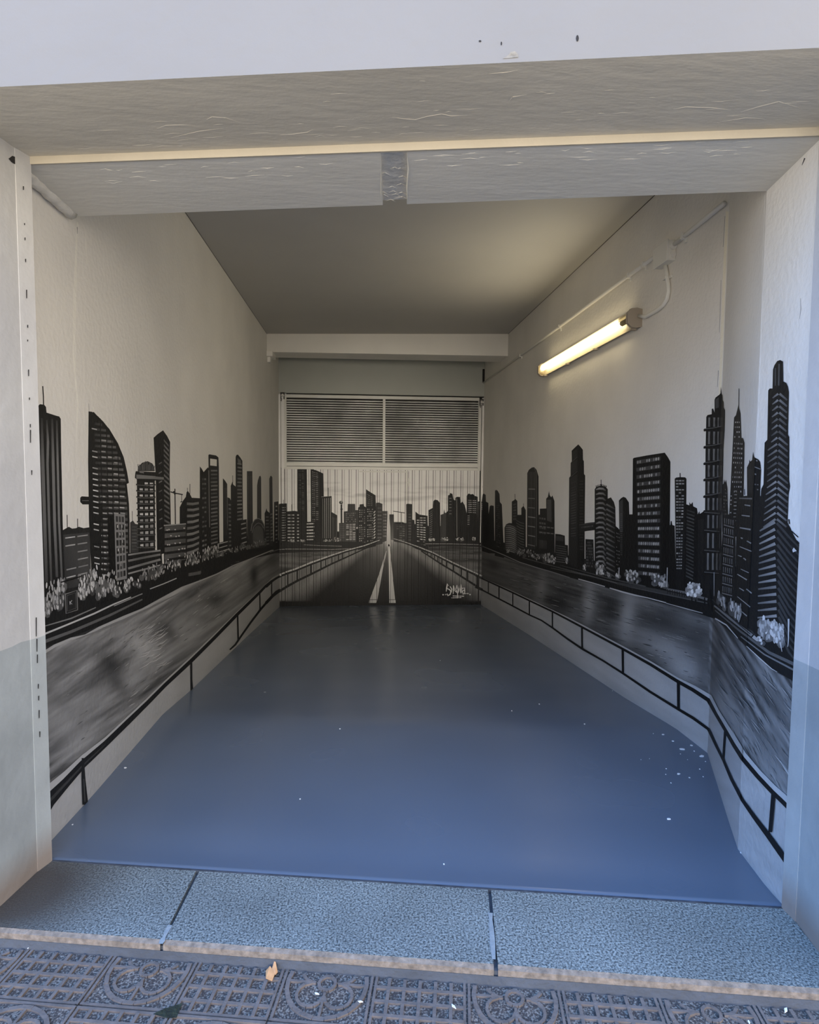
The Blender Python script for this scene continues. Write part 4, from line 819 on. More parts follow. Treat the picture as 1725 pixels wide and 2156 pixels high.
# slab block
bld([(1333, 966), (1335, 964), (1362, 959), (1397, 953.5), (1400, 953), (1407, 963), (1412, 972), (1411, 1105), (1409, 1250), (1334, 1244), (1332, 1100)], .009)
nxt(); SQ = [(1337, 966), (1394, 956), (1392, 1222), (1342, 1216)]
for q7 in range(16):
    v = (q7 + .28) / 16.2; v1 = (q7 + .78) / 16.2; poly([bil(SQ, .05, v), bil(SQ, .95, v), bil(SQ, .95, v1), bil(SQ, .05, v1)], .07)
    for c7 in range(10):
        if rnd.random() < .72:
            ua = .08 + c7 * .085; p = bil(SQ, ua + .03, (v + v1) / 2); ell(p[0], p[1], 1.8, 3.6, rnd.uniform(.22, .55), .1, 7, LAY[0] + 1)
nxt(2); poly([(1397, 957), (1411, 974), (1410, 1105), (1408, 1240), (1396, 1240)], .006)
# ticked tower
bld([(1421, 1008), (1424, 1005.5), (1432, 1004.5), (1443, 1005), (1445.8, 1008), (1445.5, 1062), (1442, 1245), (1424, 1245)], .012); line([(1432.3, 996), (1432.5, 1006)], 2, .012)
rows([(1422.5, 1009), (1443, 1009), (1437, 1200), (1424, 1200)], 30, .28, .42, .02, .95, .5, 3, .85)
bld([(1443.5, 1061), (1452, 1064), (1452, 1057), (1455, 1062), (1459, 1057), (1460, 1066), (1468, 1070), (1469.5, 1080), (1470, 1262), (1440, 1255)], .009); rows([(1445, 1070), (1464, 1076), (1462, 1225), (1443, 1215)], 20, .06, .4, .05, .95, .4)
bld([(1467, 1100), (1469, 1084), (1473, 1076), (1474, 1082), (1480, 1078), (1483, 1074), (1496, 1078), (1498, 1275), (1467, 1262)], .010); cols([(1470, 1090), (1482, 1088), (1482, 1240), (1470, 1240)], 4, .03)
# small tower beside balcony tower
bld([(1521, 1022), (1524, 1018), (1525, 1009), (1527, 1016), (1529, 1010), (1532, 1027), (1534, 1110), (1521, 1120)], .012); cells([(1523, 1026), (1532, 1028), (1533, 1086), (1523, 1086)], 3, 8, .3, .3, .3, .6)
# speckled tower with spire
bld([(1546, 879), (1550, 874), (1552, 866), (1555, 853.5), (1555.6, 848), (1557, 860), (1559.5, 870), (1561.5, 922), (1565, 922), (1568, 932), (1566, 1040), (1564, 1130), (1533, 1130), (1539, 1020), (1543, 940)], .012); line([(1556.2, 818), (1555.8, 854)], 1.3, .02)
cells([(1547, 884), (1559.5, 884), (1560, 925), (1544, 925)], 3, 4, .35, .5, .3, .8); cells([(1544, 928), (1566, 930), (1564, 1040), (1538, 1040)], 5, 11, .34, .4, .35, .75, .6); rows([(1546, 1030), (1553, 1030), (1551, 1100), (1543, 1100)], 9, .3, .2, .1, .9, .4)
cells([(1537, 1040), (1543, 1040), (1541, 1110), (1535, 1110)], 1, 8, .3, .5, .3, .8)
# crowned tower
bld([(1573.2, 984), (1578, 974), (1578, 968), (1580, 972), (1584, 968.7), (1585, 960), (1586, 951), (1587.6, 960), (1589, 963), (1597, 967), (1601, 972), (1603, 988), (1601, 1040), (1600, 1120), (1573, 1120), (1573.5, 1040)], .012)
line([(1589, 983), (1602, 988)], 1.8, .22); nxt(); cols([(1574, 988), (1586, 984), (1585, 1040), (1574, 1040)], 4, .05); ell(1594, 970, 2, 1.4, .3, .5); cells([(1588, 992), (1600, 996), (1599, 1036), (1587, 1036)], 2, 4, .14, .6, .25, .6)
line([(1568, 1030), (1568.3, 1042)], 1.3, .03)
bld([(1553, 1047), (1570, 1044), (1602, 1044), (1600, 1200), (1597, 1335), (1570, 1320), (1549, 1290), (1550, 1150)], .012); nxt()
for (x0_, y0_, x1_, y1_, w4, g) in [(1557, 1049, 1584, 1050, 3.4, .16), (1568, 1063, 1580, 1065, 3, .3), (1562, 1085, 1579, 1087, 2.6, .35), (1558, 1111, 1581, 1115, 3.4, .3), (1560, 1132, 1564, 1134, 3, .3), (1573, 1139, 1582, 1144, 3, .28), (1558, 1151, 1583, 1161, 2.2, .3), (1554, 1169, 1562, 1172, 2, .3),
                                    (1566, 1175, 1571, 1179, 3, .25), (1560, 1198, 1577, 1206, 1.8, .3), (1553, 1209, 1573, 1221, 2.6, .33), (1557, 1238, 1567, 1244, 2.2, .3), (1572, 1240, 1583, 1249, 2.6, .28), (1553, 1256, 1580, 1278, 2, .3), (1560, 1286, 1573, 1297, 2.4, .3)]: line([(x0_, y0_), (x1_, y1_)], [w4 * .7, w4], g)
# grid block
bld([(1523, 1084), (1535, 1083), (1549, 1092), (1549, 1300), (1515, 1268)], .014)
for q7 in range(8):
    y = 1090 + q7 * 20.5; x0_ = 1524 - q7 * .5; x1_ = 1546 - q7 * .6; cols([(x0_, y), (x1_, y + 5), (x1_, y + 17), (x0_, y + 12)], 5, .2, .4); line([(x0_, y + 15), (x1_, y + 21)], 2.2, .2)
# balcony tower
bld([(1487.6, 878), (1490, 874), (1499, 872), (1499, 861), (1502, 860), (1505, 868.6), (1505, 842), (1507, 837), (1515, 831), (1517.4, 828), (1518.6, 814), (1520, 829), (1521.5, 832), (1522, 843), (1524, 846), (1524, 858), (1527, 863.5), (1526, 905), (1523.5, 945), (1521.8, 1040), (1520, 1085), (1518, 1280), (1497, 1275), (1484, 1250), (1485, 1060), (1486, 950)], .014)
nxt(); poly([(1506.5, 842), (1514, 836), (1514, 858), (1507, 860)], .07)
LED = [903.6, 940, 974.6, 1008.8, 1043.8, 1079, 1117, 1159, 1205]
for i, y in enumerate([874] + LED[:-1]):
    y2 = LED[i] - 3; sh2 = i * .35
    for (xa, w4, g) in ((1494, 4.2, .2), (1504.5, 4.2, .2), (1513, 3.2, .15), (1518.5, 1, .12), (1521, 1, .12)):
        if rnd.random() < .95: line([(xa - sh2, y + 5), (xa - sh2 - .4, (y + y2) / 2), (xa - sh2 - .4, y2 - 2)], [w4, w4 * .8, w4], [g, g * rnd.uniform(.6, 1.1), g * .8])
nxt()
for i, y in enumerate(LED): line([(1482 - i * .2, y + 2.5), (1500, y + .5 + (i > 4) * 3), (1520 - i * .6, y - 3 + (i > 4) * 7)], 4.6, .010); line([(1483, y - .6), (1500, y - 2 + (i > 4) * 3), (1519 - i * .6, y - 6 + (i > 4) * 8)], 1.3, .14, LAY[0] + 1)
nxt(2); line([(1504, 1205), (1504, 1255)], 1.4, .35)
# twisting chevron tower and its broad base
CH = [(1627, 818), (1628, 778), (1631, 769), (1637, 760), (1643, 758), (1649, 761), (1649.8, 803), (1656, 806), (1659.5, 814), (1661.4, 825), (1659.5, 915), (1662.3, 920), (1662, 1010), (1664, 1024), (1661, 1040), (1658.6, 1100), (1665, 1112), (1669, 1122), (1690, 1160), (1694, 1420), (1640, 1390), (1592, 1345), (1596, 1200), (1600, 1100), (1603, 1030), (1608, 1020), (1610.4, 932), (1616, 926), (1618, 822), (1621, 818)]
bld(CH, .012); nxt()
line([(1633, 812), (1633, 775)], 3, .07); line([(1640, 812), (1641, 766)], 3, .09)
yy = 829.0; k = 0
while yy < 1100:
    xl = float(np.interp(yy, [829, 926, 932, 1020, 1030, 1110], [1627, 1624, 1617, 1615, 1612, 1606])); xr = float(np.interp(yy, [829, 915, 920, 1024, 1100], [1658, 1656, 1659, 1660, 1656])); xc = float(np.interp(yy, [829, 1110], [1640, 1634])); g = rnd.uniform(.08, .22)
    dl = (xc - xl) * .55; dr = (xr - xc) * .75
    line([(xl, yy + 2 + dl), (xc - 1, yy)], [2.2, 4.6], [g * .7, g * 1.3]); line([(xc + 2, yy), (xr, yy + dr)], [5, 3.6], [g, g * .5])
    yy += 13.2; k += 1
for k in range(17):
    yy = 1103 + k * 15.2; xc = 1634 + k * .3; xl = 1600 - k * .35; g = rnd.uniform(.12, .34); dl = max(0, 15 - k * 1.6)
    line([(xl, yy + dl), (xc - 2, yy + max(-4, -4 + 0 * k))], [3, 6.4], [g * .7, g * 1.2]); 
    if k < 16: line([(xc + 2, yy - 2), (1662, yy + 28 + k), (1689, yy + 56 + k * 1.4)], [5.4, 4.4, 3.4], [.05, .045, .04])
nxt(); line([(1661.3, 1093), (1662.5, 1103)], 2.4, .012); line([(1667, 1118), (1681, 1131)], 2.2, .012); line([(1669, 1131), (1680, 1141), (1689, 1151)], 2.8, .012); line([(1689.5, 1112), (1686, 1135), (1690, 1156)], 2.2, .012); nxt(); poly([(1668.6, 1158), (1672, 1153), (1678, 1160), (1670, 1163)], .6)
# foreground strip right
nxt(); poly([(1012, 1142), (1070, 1160), (1130, 1178), (1200, 1195), (1300, 1222), (1400, 1243), (1470, 1255), (1500, 1268), (1530, 1290), (1584, 1335), (1640, 1372), (1700, 1405), (1700, 1452), (1676, 1437), (1624, 1408), (1554, 1345), (1506, 1303), (1450, 1285), (1336, 1254), (1200, 1216), (1095, 1186), (1012, 1152)], .012)
nxt()
for pts, w4, g in [([(1016, 1150), (1060, 1168), (1095, 1184), (1130, 1195), (1162, 1204), (1200, 1216)], [1, 1.4, 1.8, 1.6, 1.4, .8], .3), ([(1218, 1219), (1250, 1228), (1274, 1235)], 2.2, .5), ([(1284, 1238), (1310, 1246), (1337, 1253), (1365, 1259), (1403, 1269)], [2, 3, 3, 2, 2], .55), ([(1403, 1270), (1450, 1283), (1480, 1291)], [1.5, 2.4, 1.4], .4),
                   ([(1160, 1196), (1240, 1212), (1330, 1236), (1420, 1255), (1490, 1270)], [1, 2.4, 3, 3, 2], .10), ([(1180, 1190), (1280, 1217), (1360, 1235)], [1, 2, 3], .08), ([(1100, 1174), (1180, 1196), (1250, 1214)], 1.2, .14), ([(1300, 1228), (1380, 1243), (1470, 1262)], [5, 7, 7], .05),
                   ([(1404, 1240), (1440, 1247), (1490, 1262)], [4, 5, 5], .16), ([(1504, 1275), (1540, 1304), (1584, 1338)], [3, 5, 6], .2), ([(1500, 1262), (1535, 1296), (1580, 1335)], 2, .04), ([(1506, 1285), (1560, 1330), (1620, 1374), (1680, 1402)], [2, 4, 6, 7], .11), ([(1506, 1302), (1530, 1316), (1554, 1344)], [3, 2.6, 1.4], .6),
                   ([(1572, 1360), (1600, 1386), (1625, 1408), (1637, 1415)], [1, 2, 1.6, .8], .55), ([(1560, 1340), (1610, 1378), (1680, 1415)], [2, 3, 4], .18), ([(1586, 1340), (1600, 1352), (1610, 1358)], [7, 5, 1], .4)]: line(pts, w4, g)
nxt()
for x in range(1406, 1450, 5): line([(x, 1240 + (x - 1406) * .22), (x + .6, 1250 + (x - 1406) * .22)], 1.6, .010)
for (x, y, h2) in ((1457, 1257, 12), (1465, 1262, 8), (1484, 1258, 18), (1492, 1262, 16)): line([(x, y), (x + .5, y + h2)], 3, .008)
bush(1068, 1163, 1072, 1164, 10, 10, .5, 2, 4, .5); bush(1090, 1168, 1106, 1172, 14, 20, .4, 2, 5, .4); bush(1110, 1172, 1136, 1180, 16, 26, .5, 2.2, 5, .4); bush(1142, 1180, 1170, 1186, 16, 34, .55, 3, 6.5, .4); bush(1190, 1186, 1196, 1188, 14, 9, .6, 2.4, 5, .4)
bush(1229, 1200, 1233, 1200, 11, 8, .6, 2.6, 5, .3); bush(1256, 1206, 1271, 1212, 22, 22, .6, 4.4, 8, .5); bush(1279, 1212, 1284, 1214, 6, 6, .5, 3, 6, .3); bush(1295, 1214, 1304, 1218, 8, 6, .65, 3.4, 6, .3)
bush(1318, 1222, 1345, 1226, 22, 26, .6, 4.6, 8, .5); bush(1376, 1232, 1402, 1238, 26, 26, .6, 5, 8.5, .4); bush(1448, 1252, 1478, 1258, 26, 30, .75, 6, 9, .5, .2); bush(1512, 1265, 1528, 1282, 20, 24, .5, 3, 12, .2); bush(1538, 1288, 1560, 1308, 32, 26, .6, 4, 15, .3)
bush(1600, 1335, 1650, 1358, 40, 80, .55, 6, 14, .25, .16); bush(1596, 1348, 1606, 1358, 10, 10, .7, 5, 8, .4)
nxt(); line([(1304, 1195), (1303, 1217)], 1.6, .6); line([(1405.5, 1195), (1404.5, 1236)], 1.6, .6); line([(1661, 1303), (1660.5, 1350), (1659, 1362)], [4, 2, 1], .5); line([(1643, 1352), (1647, 1372)], [3, 1], .55); line([(1496, 1240), (1497, 1262), (1499, 1285)], 3.4, .008)
# water highlights, right
nxt()
for q7 in range(170):
    x = rnd.uniform(1060, 1488); lo2 = float(np.interp(x, *SH_R)) + 8; hi2 = float(np.interp(x, *RL_R)) - 10
    if hi2 < lo2: continue
    nxt(.06); y = rnd.uniform(lo2, hi2); ln = rnd.uniform(6, 22); line([(x, y), (x + ln / 2, y + ln * .15), (x + ln, y + ln * .28)], rnd.uniform(.7, 1.5), rnd.choice([.03, .05, .16, .24]), taper=1)
for q7 in range(30):
    x, y = rnd.choice([(rnd.uniform(1385, 1450), rnd.uniform(1333, 1350)), (rnd.uniform(1360, 1440), rnd.uniform(1365, 1385)), (rnd.uniform(1400, 1480), rnd.uniform(1380, 1430))]); line([(x, y), (x + 12, y + 4)], 1.2, rnd.uniform(.3, .6), taper=1)
for q7 in range(110):
    x = rnd.uniform(1500, 1662); lo2 = float(np.interp(x, *SH_R)) + 14; hi2 = float(np.interp(x, *RL_R)) - 24
    if hi2 < lo2: continue
    nxt(.06); y = rnd.uniform(lo2, hi2); ln = rnd.uniform(10, 36); a = rnd.uniform(.75, 1.15); line([(x, y), (x + ln / 2 * math.cos(a), y + ln / 2 * math.sin(a)), (x + ln * math.cos(a), y + ln * math.sin(a))], rnd.uniform(.8, 2), rnd.choice([.05, .1, .2, .28, .34]), taper=1)
for q7 in range(9): x = 1632 + q7 * 3; line([(x, 1590 + q7 * 3), (x + 12, 1604 + q7 * 5), (x + 22, 1622 + q7 * 5)], 1.5, rnd.uniform(.3, .55), taper=1)
# railing, right
nxt(); RR = [(1000, 1210), (1017, 1218), (1080, 1247), (1115.6, 1264), (1164, 1287), (1195, 1303), (1227, 1320), (1270, 1343), (1311, 1365), (1370, 1398), (1424.5, 1432), (1460, 1452), (1491.8, 1473), (1508, 1503), (1527.5, 1536), (1545, 1567), (1563, 1595), (1595, 1633), (1626, 1666), (1645, 1684), (1675, 1714)]
rw = [3, 3, 3, 3.2, 3.4, 3.8, 4.2, 4.6, 5, 6, 7, 7.6, 8.5, 7, 7, 8, 9, 9, 9, 9, 9]; ww = [0, 0, 1, 1, 1.4, 2.4, 3, 3, 3.4, 4, 4.6, 7, 9, 8, 9, 11, 10, 10, 11, 12, 12]
line([(p[0] + ww[i] * .35, p[1] - ww[i] * .55 - 1) for i, p in enumerate(RR)], [a + .1 for a in ww], .50); nxt()
line([(p[0], p[1] + 1) for p in RR], rw, .010)
line([(1000, 1236), (1017, 1243), (1080, 1276), (1115.6, 1295), (1140, 1306), (1164, 1322), (1195, 1345), (1227, 1366.5), (1270, 1391), (1311, 1417), (1370, 1457), (1426.7, 1492), (1460, 1512), (1491.8, 1535), (1508, 1570), (1523, 1600), (1540, 1640), (1563, 1684), (1590, 1722), (1618, 1759), (1640, 1790), (1672, 1836)],
     [3, 3, 3, 3, 3, 3.4, 4, 4.4, 4, 4.4, 5, 5.6, 6, 6, 5, 5, 6, 7, 9, 11, 12, 12], .010)
for (x0_, y0_, x1_, y1_, w4) in [(1028.5, 1224, 1028.5, 1248, 2.2), (1051, 1235, 1051, 1262, 2.2), (1080, 1248, 1080, 1276, 2.2), (1115, 1265, 1115, 1294, 2.6), (1163.5, 1289, 1163.5, 1321, 2.8), (1225.7, 1322, 1226, 1366, 4), (1311.5, 1367, 1312, 1417, 5), (1428.6, 1436, 1429, 1493, 6.4), (1526.5, 1540, 1522.5, 1600, 4), (1629, 1669, 1622, 1752, 9)]: line([(x0_, y0_), (x1_, y1_)], [w4, w4 * .9], .010)


# ---- turn the painted surfaces into the walls
def painted(name, slabs, surfs, edge=WALLC):
    V = []; Fc = []; K = []
    for foot, z0, z1 in slabs:
        n = len(foot); k = len(V); ar = sum(foot[i][0] * foot[(i + 1) % n][1] - foot[(i + 1) % n][0] * foot[i][1] for i in range(n))
        if ar < 0: foot = foot[::-1]
        V += [(p[0], p[1], z0) for p in foot] + [(p[0], p[1], z1) for p in foot]; K += [edge] * (2 * n)
        Fc.append(tuple(range(k + n - 1, k - 1, -1))); Fc.append(tuple(range(k + n, k + 2 * n)))
        for i in range(n): j = (i + 1) % n; Fc.append((k + i, k + j, k + n + j, k + n + i))
    for s in surfs:
        k = len(V); V += s.V; K += s.K; Fc += [tuple(a + k for a in f) for f in s.F]
    me = bpy.data.meshes.new(name); me.from_pydata([tuple(map(float, v)) for v in V], [], Fc); me.update()
    at = me.color_attributes.new('paint', 'FLOAT_COLOR', 'POINT'); buf = np.ones((len(V), 4), np.float32); buf[:, :3] = np.array(K, np.float32); at.data.foreach_set('color', buf.ravel())
    me.materials.append(M_PAINT); o = bpy.data.objects.new(name, me); C.objects.link(o); return o
struct(painted('wall_left', [([(XL, 2.045), (XL, 8.48), (XL - .2, 8.48), (XL - .2, 2.2)], -.7, 3.08)], [SL]), 'left garage wall with black and white skyline and river mural', 'wall')
nO1, nO2 = -n1 * .2, -n2 * .2
struct(painted('wall_right', [([JB + np.array([.0, .0, 0]), Q, Q + nO1, JB + nO2 * .9 + np.array([.0, .03, 0])], -.3, 2.9), ([Q, R, R + np.array([.2, -.1, 0]), Q + nO1], -.5, 3.08), ([R, (XR, 8.48), (XR + .2, 8.48), (XR + .2, 2.64)], -.7, 3.08)], [SR, SP, SJ]),
       'right garage wall and splayed front return with skyline and river mural', 'wall')

# ------------------------------------------------------------ the door
ZT = 2.366; Z_MID1, Z_MID0 = 1.438, 1.37; ZF = -.535
door = struct(empty('door_1', (0.3, YB, -.53)), 'wide grey garage door, louvres above and painted vertical boards below', 'door')
bp = painted('board_panel', [([(a, YB), (c, YB), (c, YB + .012), (a, YB + .012)], -.525, 1.372) for a, c in BOARDS], [SB], (.03, .028, .025)); child(bp, door); bp['label'] = 'vertical boards painted with the road and skyline'  # board sides coloured near black to put shade into the grooves
b = MB(); b.box((XL, YB + .011, -.55), (XR, YB + .05, 2.37), M_DARK); child(b.build('backing_sheet'), door)
b = MB()
x3, x4, x5, x6 = -1.0, .296, .331, 1.615
b.box((-1.075, YB - .022, 1.372), (x3, YB + .011, ZT - .002), M_METALPAINT); b.box((x6, YB - .022, 1.372), (1.655, YB + .011, ZT - .04), M_METALPAINT)
b.box((x3, YB - .022, ZT - .055), (x6 + .01, YB + .011, ZT - .012), M_METALPAINT); b.box((x4, YB - .025, Z_MID1), (x5, YB + .011, ZT - .05), M_METALPAINT)
b.box((x3, YB - .022, 1.395), (x6, YB + .011, Z_MID1), M_METALPAINT); b.box((-1.03, YB - .016, 1.352), (1.655, YB + .011, 1.39), M_METALPAINT)
b.box((-1.098, YB - .03, .35), (-1.08, YB, ZT), M_METALPAINT); b.box((1.662, YB - .035, .35), (1.672, YB, ZT - .05), M_METALPAINT)
child(b.build('frame', bevel=.002), door)
for (a, c) in ((x3, x4), (x5, x6)):
    b = MB(); n = 27; z0, z1 = Z_MID1 + .004, ZT - .058; p = (z1 - z0) / n
    for k in range(n):
        z = z0 + p * k; v = [(a, YB - .014, z), (c, YB - .014, z), (c, YB + .006, z + p * .44), (a, YB + .006, z + p * .44)]
        b.face(v, M_SLAT); b.face([(q3[0], q3[1] + .002, q3[2] - .0015) for q3 in v][::-1], M_SLAT)
        b.face([(a, YB - .014, z), (a, YB - .012, z - .004), (c, YB - .012, z - .004), (c, YB - .014, z)], M_SLAT)
    child(b.build('louvre_panel'), door)
wk = MB()
wk.box((WK0, YB - .018, 1.318), (WK1 - .02, YB - .0008, 1.336), M_METALPAINT)
wk.box((WK1 - .002, YB - .003, -.50), (WK1 + .003, YB - .0008, 1.336), M_DARK); wk.box((WK1 - .03, YB - .006, .98), (WK1 - .02, YB - .0008, 1.336), M_METALPAINT)
wo = child(wk.build('wicket_door'), door)
b = MB(); b.tube([(WK1 + .002, YB - .02, 1.13), (WK1 + .002, YB - .02, 1.24)], .009, M_METALPAINT, 8); b.box((WK1 - .012, YB - .02, 1.17), (WK1 + .016, YB - .001, 1.19), M_METALPAINT)
child(b.build('hinge', smooth=False), door)
for (xc, zc) in ((-1.045, 2.33), (1.655, 2.29)):
    b = MB(); b.box((xc - .03, YB - .05, zc - .045), (xc - .018, YB - .022, zc + .045), M_GALV); b.box((xc + .012, YB - .05, zc - .045), (xc + .024, YB - .022, zc + .045), M_GALV)
    b.tube([(xc - .02, YB - .045, zc), (xc + .02, YB - .045, zc)], .012, M_METALPAINT, 10); b.box((xc - .028, YB - .05, zc + .03), (xc + .024, YB - .03, zc + .045), M_GALV)
    b.tube([(xc - .012, YB - .05, zc - .04), (xc - .02, YB - .052, zc - .075), (xc - .03, YB - .045, zc - .05)], .005, M_GALV, 6)
    child(b.build('door_bracket'), door)

# ------------------------------------------------------------ electrics on the right wall
ZP = 2.552; XP = XR - .016
def clip_ring(b, p, axis):
    p = np.array(p); s = .02
    if axis == 'y': b.box((XR - .032, p[1] - .009, p[2] - .016), (XR, p[1] + .009, p[2] + .016), M_WHITEPL); b.box((XR - .012, p[1] - .009, p[2] - .034), (XR, p[1] + .009, p[2] - .014), M_WHITEPL)
    else: b.box((XR - .032, p[1] - .016, p[2] - .009), (XR, p[1] + .016, p[2] + .009), M_WHITEPL); b.box((XR - .012, p[1] - .042, p[2] - .009), (XR, p[1] - .014, p[2] + .009), M_WHITEPL)
def conduit(name, pts, clips, label):
    r0 = empty(name, pts[0]); tag(r0, label, 'conduit', 'surface conduits on the right wall')
    child(MB().tube(pts, .0115, M_WHITEPL, 12).build('pipe', smooth=True), r0)
    for (p, ax) in clips:
        b = MB(); clip_ring(b, p, ax); child(b.build('pipe_clip', bevel=.002), r0)
    return r0
conduit('electrical_conduit', [(XP, 3.365, ZP), (XP, 5.8, ZP + .002), (XP, YB - .05, ZP + .004)], [((XP, on_x(px, XR)[1], ZP), 'y') for px in [(1362, 555), (1330, 578), (1183, 690), (1100, 748)]],
        'long white conduit running from junction box back to the door')
conduit('electrical_conduit', [(XP, 2.75, ZP + .01), (XP, 3.205, ZP - .01)], [((XP, 3.10, ZP - .005), 'y')], 'short white conduit from the front wall corner to the junction box')
bp_ = [on_x(p, XP) for p in [(1426, 512), (1427, 533), (1402, 546), (1401, 557), (1404, 578), (1407.5, 600), (1408, 614), (1405, 629), (1397, 642), (1384, 653), (1360, 667)]]
cb = conduit('electrical_conduit', [tuple(p) for p in bp_[3:]] + [(XR - .022, 3.58, 2.262)], [(tuple(bp_[4] + np.array([0, 0, -.02])), 'z')], 'short curved conduit dropping from the junction box to the lamp')
jb = empty('junction_box', (XR, 3.28, 2.465)); tag(jb, 'square white junction box on the right wall above the lamp', 'junction box')
b = MB(); b.box((XR - .046, 3.207, 2.462), (XR, 3.36, 2.57), M_WHITEPL); child(b.build('housing', bevel=.004), jb)
b = MB(); b.box((XR - .052, 3.204, 2.459), (XR - .043, 3.363, 2.573), M_WHITEPL); child(b.build('lid', bevel=.003), jb)
b = MB(); b.tube([(XP - .004, 3.195, 2.535), (XP - .004, 3.212, 2.535)], .019, M_WHITEPL, 14); child(b.build('cable_gland', smooth=False), jb)
b = MB(); b.tube([(XP - .004, 3.195, 2.49), (XP - .004, 3.212, 2.49)], .016, M_WHITEPL, 14); child(b.build('cable_gland'), jb)

# lamp
y0, y1, zl = 3.60, 5.42, 2.251
lamp = empty('wall_lamp', (XR, (y0 + y1) / 2, zl - .055)); tag(lamp, 'lit fluorescent batten lamp on the upper right wall, warm yellow glow', 'lamp')
def prof(b, pr2, ya, yb2, m, cap=True, closed=True):
    n = len(pr2); k = len(b.v); b.v += [(XR - d, ya, zl + h) for d, h in pr2] + [(XR - d, yb2, zl + h) for d, h in pr2]; mi2 = b.mi(m)
    for i in range(n if closed else n - 1): j = (i + 1) % n; b.f.append((k + i, k + j, k + n + j, k + n + i)); b.m.append(mi2)
    if cap: b.f.append(tuple(range(k, k + n))); b.m.append(mi2); b.f.append(tuple(range(k + n, k + 2 * n))[::-1]); b.m.append(mi2)
M_TRAY = mat('lamp_tray', (.42, .37, .26), .5)
b = MB(); prof(b, [(0.004, -.046), (.032, -.052), (.032, .052), (.004, .046)], y0, y1, M_TRAY); child(b.build('tray'), lamp)
b = MB(); prof(b, [(.033, -.050), (.062, -.047), (.088, -.030), (.094, 0), (.088, .030), (.062, .047), (.033, .050)], y0 + .005, y1 - .005, M_DIFF, cap=True, closed=False); df = child(b.build('diffuser'), lamp); df['label'] = 'clear ribbed cover glowing warm'
b = MB(); b.tube([(XR - .060, y0 + .13, zl), (XR - .060, y1 - .05, zl)], .014, M_TUBE, 14); child(b.build('tube', smooth=False), lamp)
al = bpy.data.lights.new('lamp_light', 'AREA'); al.shape = 'RECTANGLE'; al.size = y1 - y0 - .2; al.size_y = .022; al.energy = LAMP_WATT; al.color = (1.0, .93, .80)
lo3 = bpy.data.objects.new('lamp_light', al); C.objects.link(lo3); lo3.parent = lamp
lo3.matrix_local = Matrix.Translation((-.077, .02, .055)) @ Matrix(((0, 0, 1, 0), (1, 0, 0, 0), (0, 1, 0, 0), (0, 0, 0, 1)))
b = MB(); b.tube([(XR - .060, y0 + .06, zl), (XR - .060, y0 + .13, zl)], .017, mat('lamp_socket', (.30, .27, .20), .5), 12); child(b.build('lamp_socket'), lamp)
for (ya, yb2) in ((y0 - .02, y0 + .004), (y1 - .004, y1 + .04)):
    b = MB(); prof(b, [(0.002, -.05), (.034, -.056), (.066, -.052), (.088, -.030), (.090, .030), (.066, .052), (.034, .056), (.002, .05)], ya, yb2, M_CLIP); child(b.build('end_cap', bevel=.003), lamp)
for yy in (y0 + .03, y0 + .62, y0 + 1.2, y1 - .04):
    b = MB(); b.box((XR - .05, yy - .012, zl - .064), (XR - .018, yy + .012, zl - .052), M_CLIP); child(b.build('latch'), lamp)
b = MB(); b.box((XR - .055, y0 + .02, zl + .052), (XR - .02, y0 + .045, zl + .064), M_CLIP); child(b.build('latch'), lamp)

# ------------------------------------------------------------ threshold and pavement
ZPV = -.045
T_E = float(-(on_z((600, 2037), ZPV) - JA).dot(NJ))
def slab(sa, sb, ja, jb2, label):
    # sa, sb: start and end at the back edge; ja, jb2: the same at the front edge, measured along the facade
    g = .0
    foot = [JA + DJ * sa - NJ * .004, JA + DJ * sb - NJ * .004, JA + DJ * jb2 - NJ * .292, JA + DJ * ja - NJ * .292]
    b = MB(); b.prism(foot, -.12, 0.0, M_GRANITE)
    fr = [JA + DJ * ja - NJ * .2922, JA + DJ * jb2 - NJ * .2922]
    b.face([(*fr[0][:2], -.0005), (*(fr[0] - NJ * .012)[:2], -.006), (*(fr[1] - NJ * .012)[:2], -.006), (*fr[1][:2], -.0005)], M_GRANEDGE)
    b.face([(*(fr[0] - NJ * .012)[:2], -.006), (*(fr[0] - NJ * .016)[:2], -.12), (*(fr[1] - NJ * .016)[:2], -.12), (*(fr[1] - NJ * .012)[:2], -.006)], M_GRANEDGE)
    o = recenter(b.build('threshold_slab')); tag(o, label, 'slab', 'granite threshold slabs'); return o
def sc_(p): return float((on_z(p, 0) - JA).dot(DJ))
a1, a2 = sc_((415, 1838)), sc_((332, 1998)); c1, c2 = sc_((1031, 1880)), sc_((1046, 2060))
slab(.003, a1 - .008, -.004, a2 - .004, 'grey granite threshold slab with dirty brown corner beside the left pier')
slab(a1 + .004, c1 - .004, a2 + .004, c2 - .005, 'middle and longest speckled blue grey granite threshold slab')
slab(c1 + .006, 2.349, c2 + .006, 2.352, 'darker granite threshold slab ending at the right pier')
b = MB(); b.prism([JA + DJ * .0 - NJ * .3, JA + DJ * 2.352 - NJ * .3, JB - NJ * .003, JA - NJ * .003], -.14, -.012, M_MORTAR)
b.prism([jl(-.003, -.3065), jl(2.354, -.3065), jl(2.354, -T_E), jl(-.003, -T_E)], -.14, [-.022, -.022, -.043, -.043], M_MORTAR)
b.prism([jl(.0, .004), jl(2.349, .004), jl(2.349, -.0035), jl(.0, -.0035)], -.1, .0012, M_DARKJ)
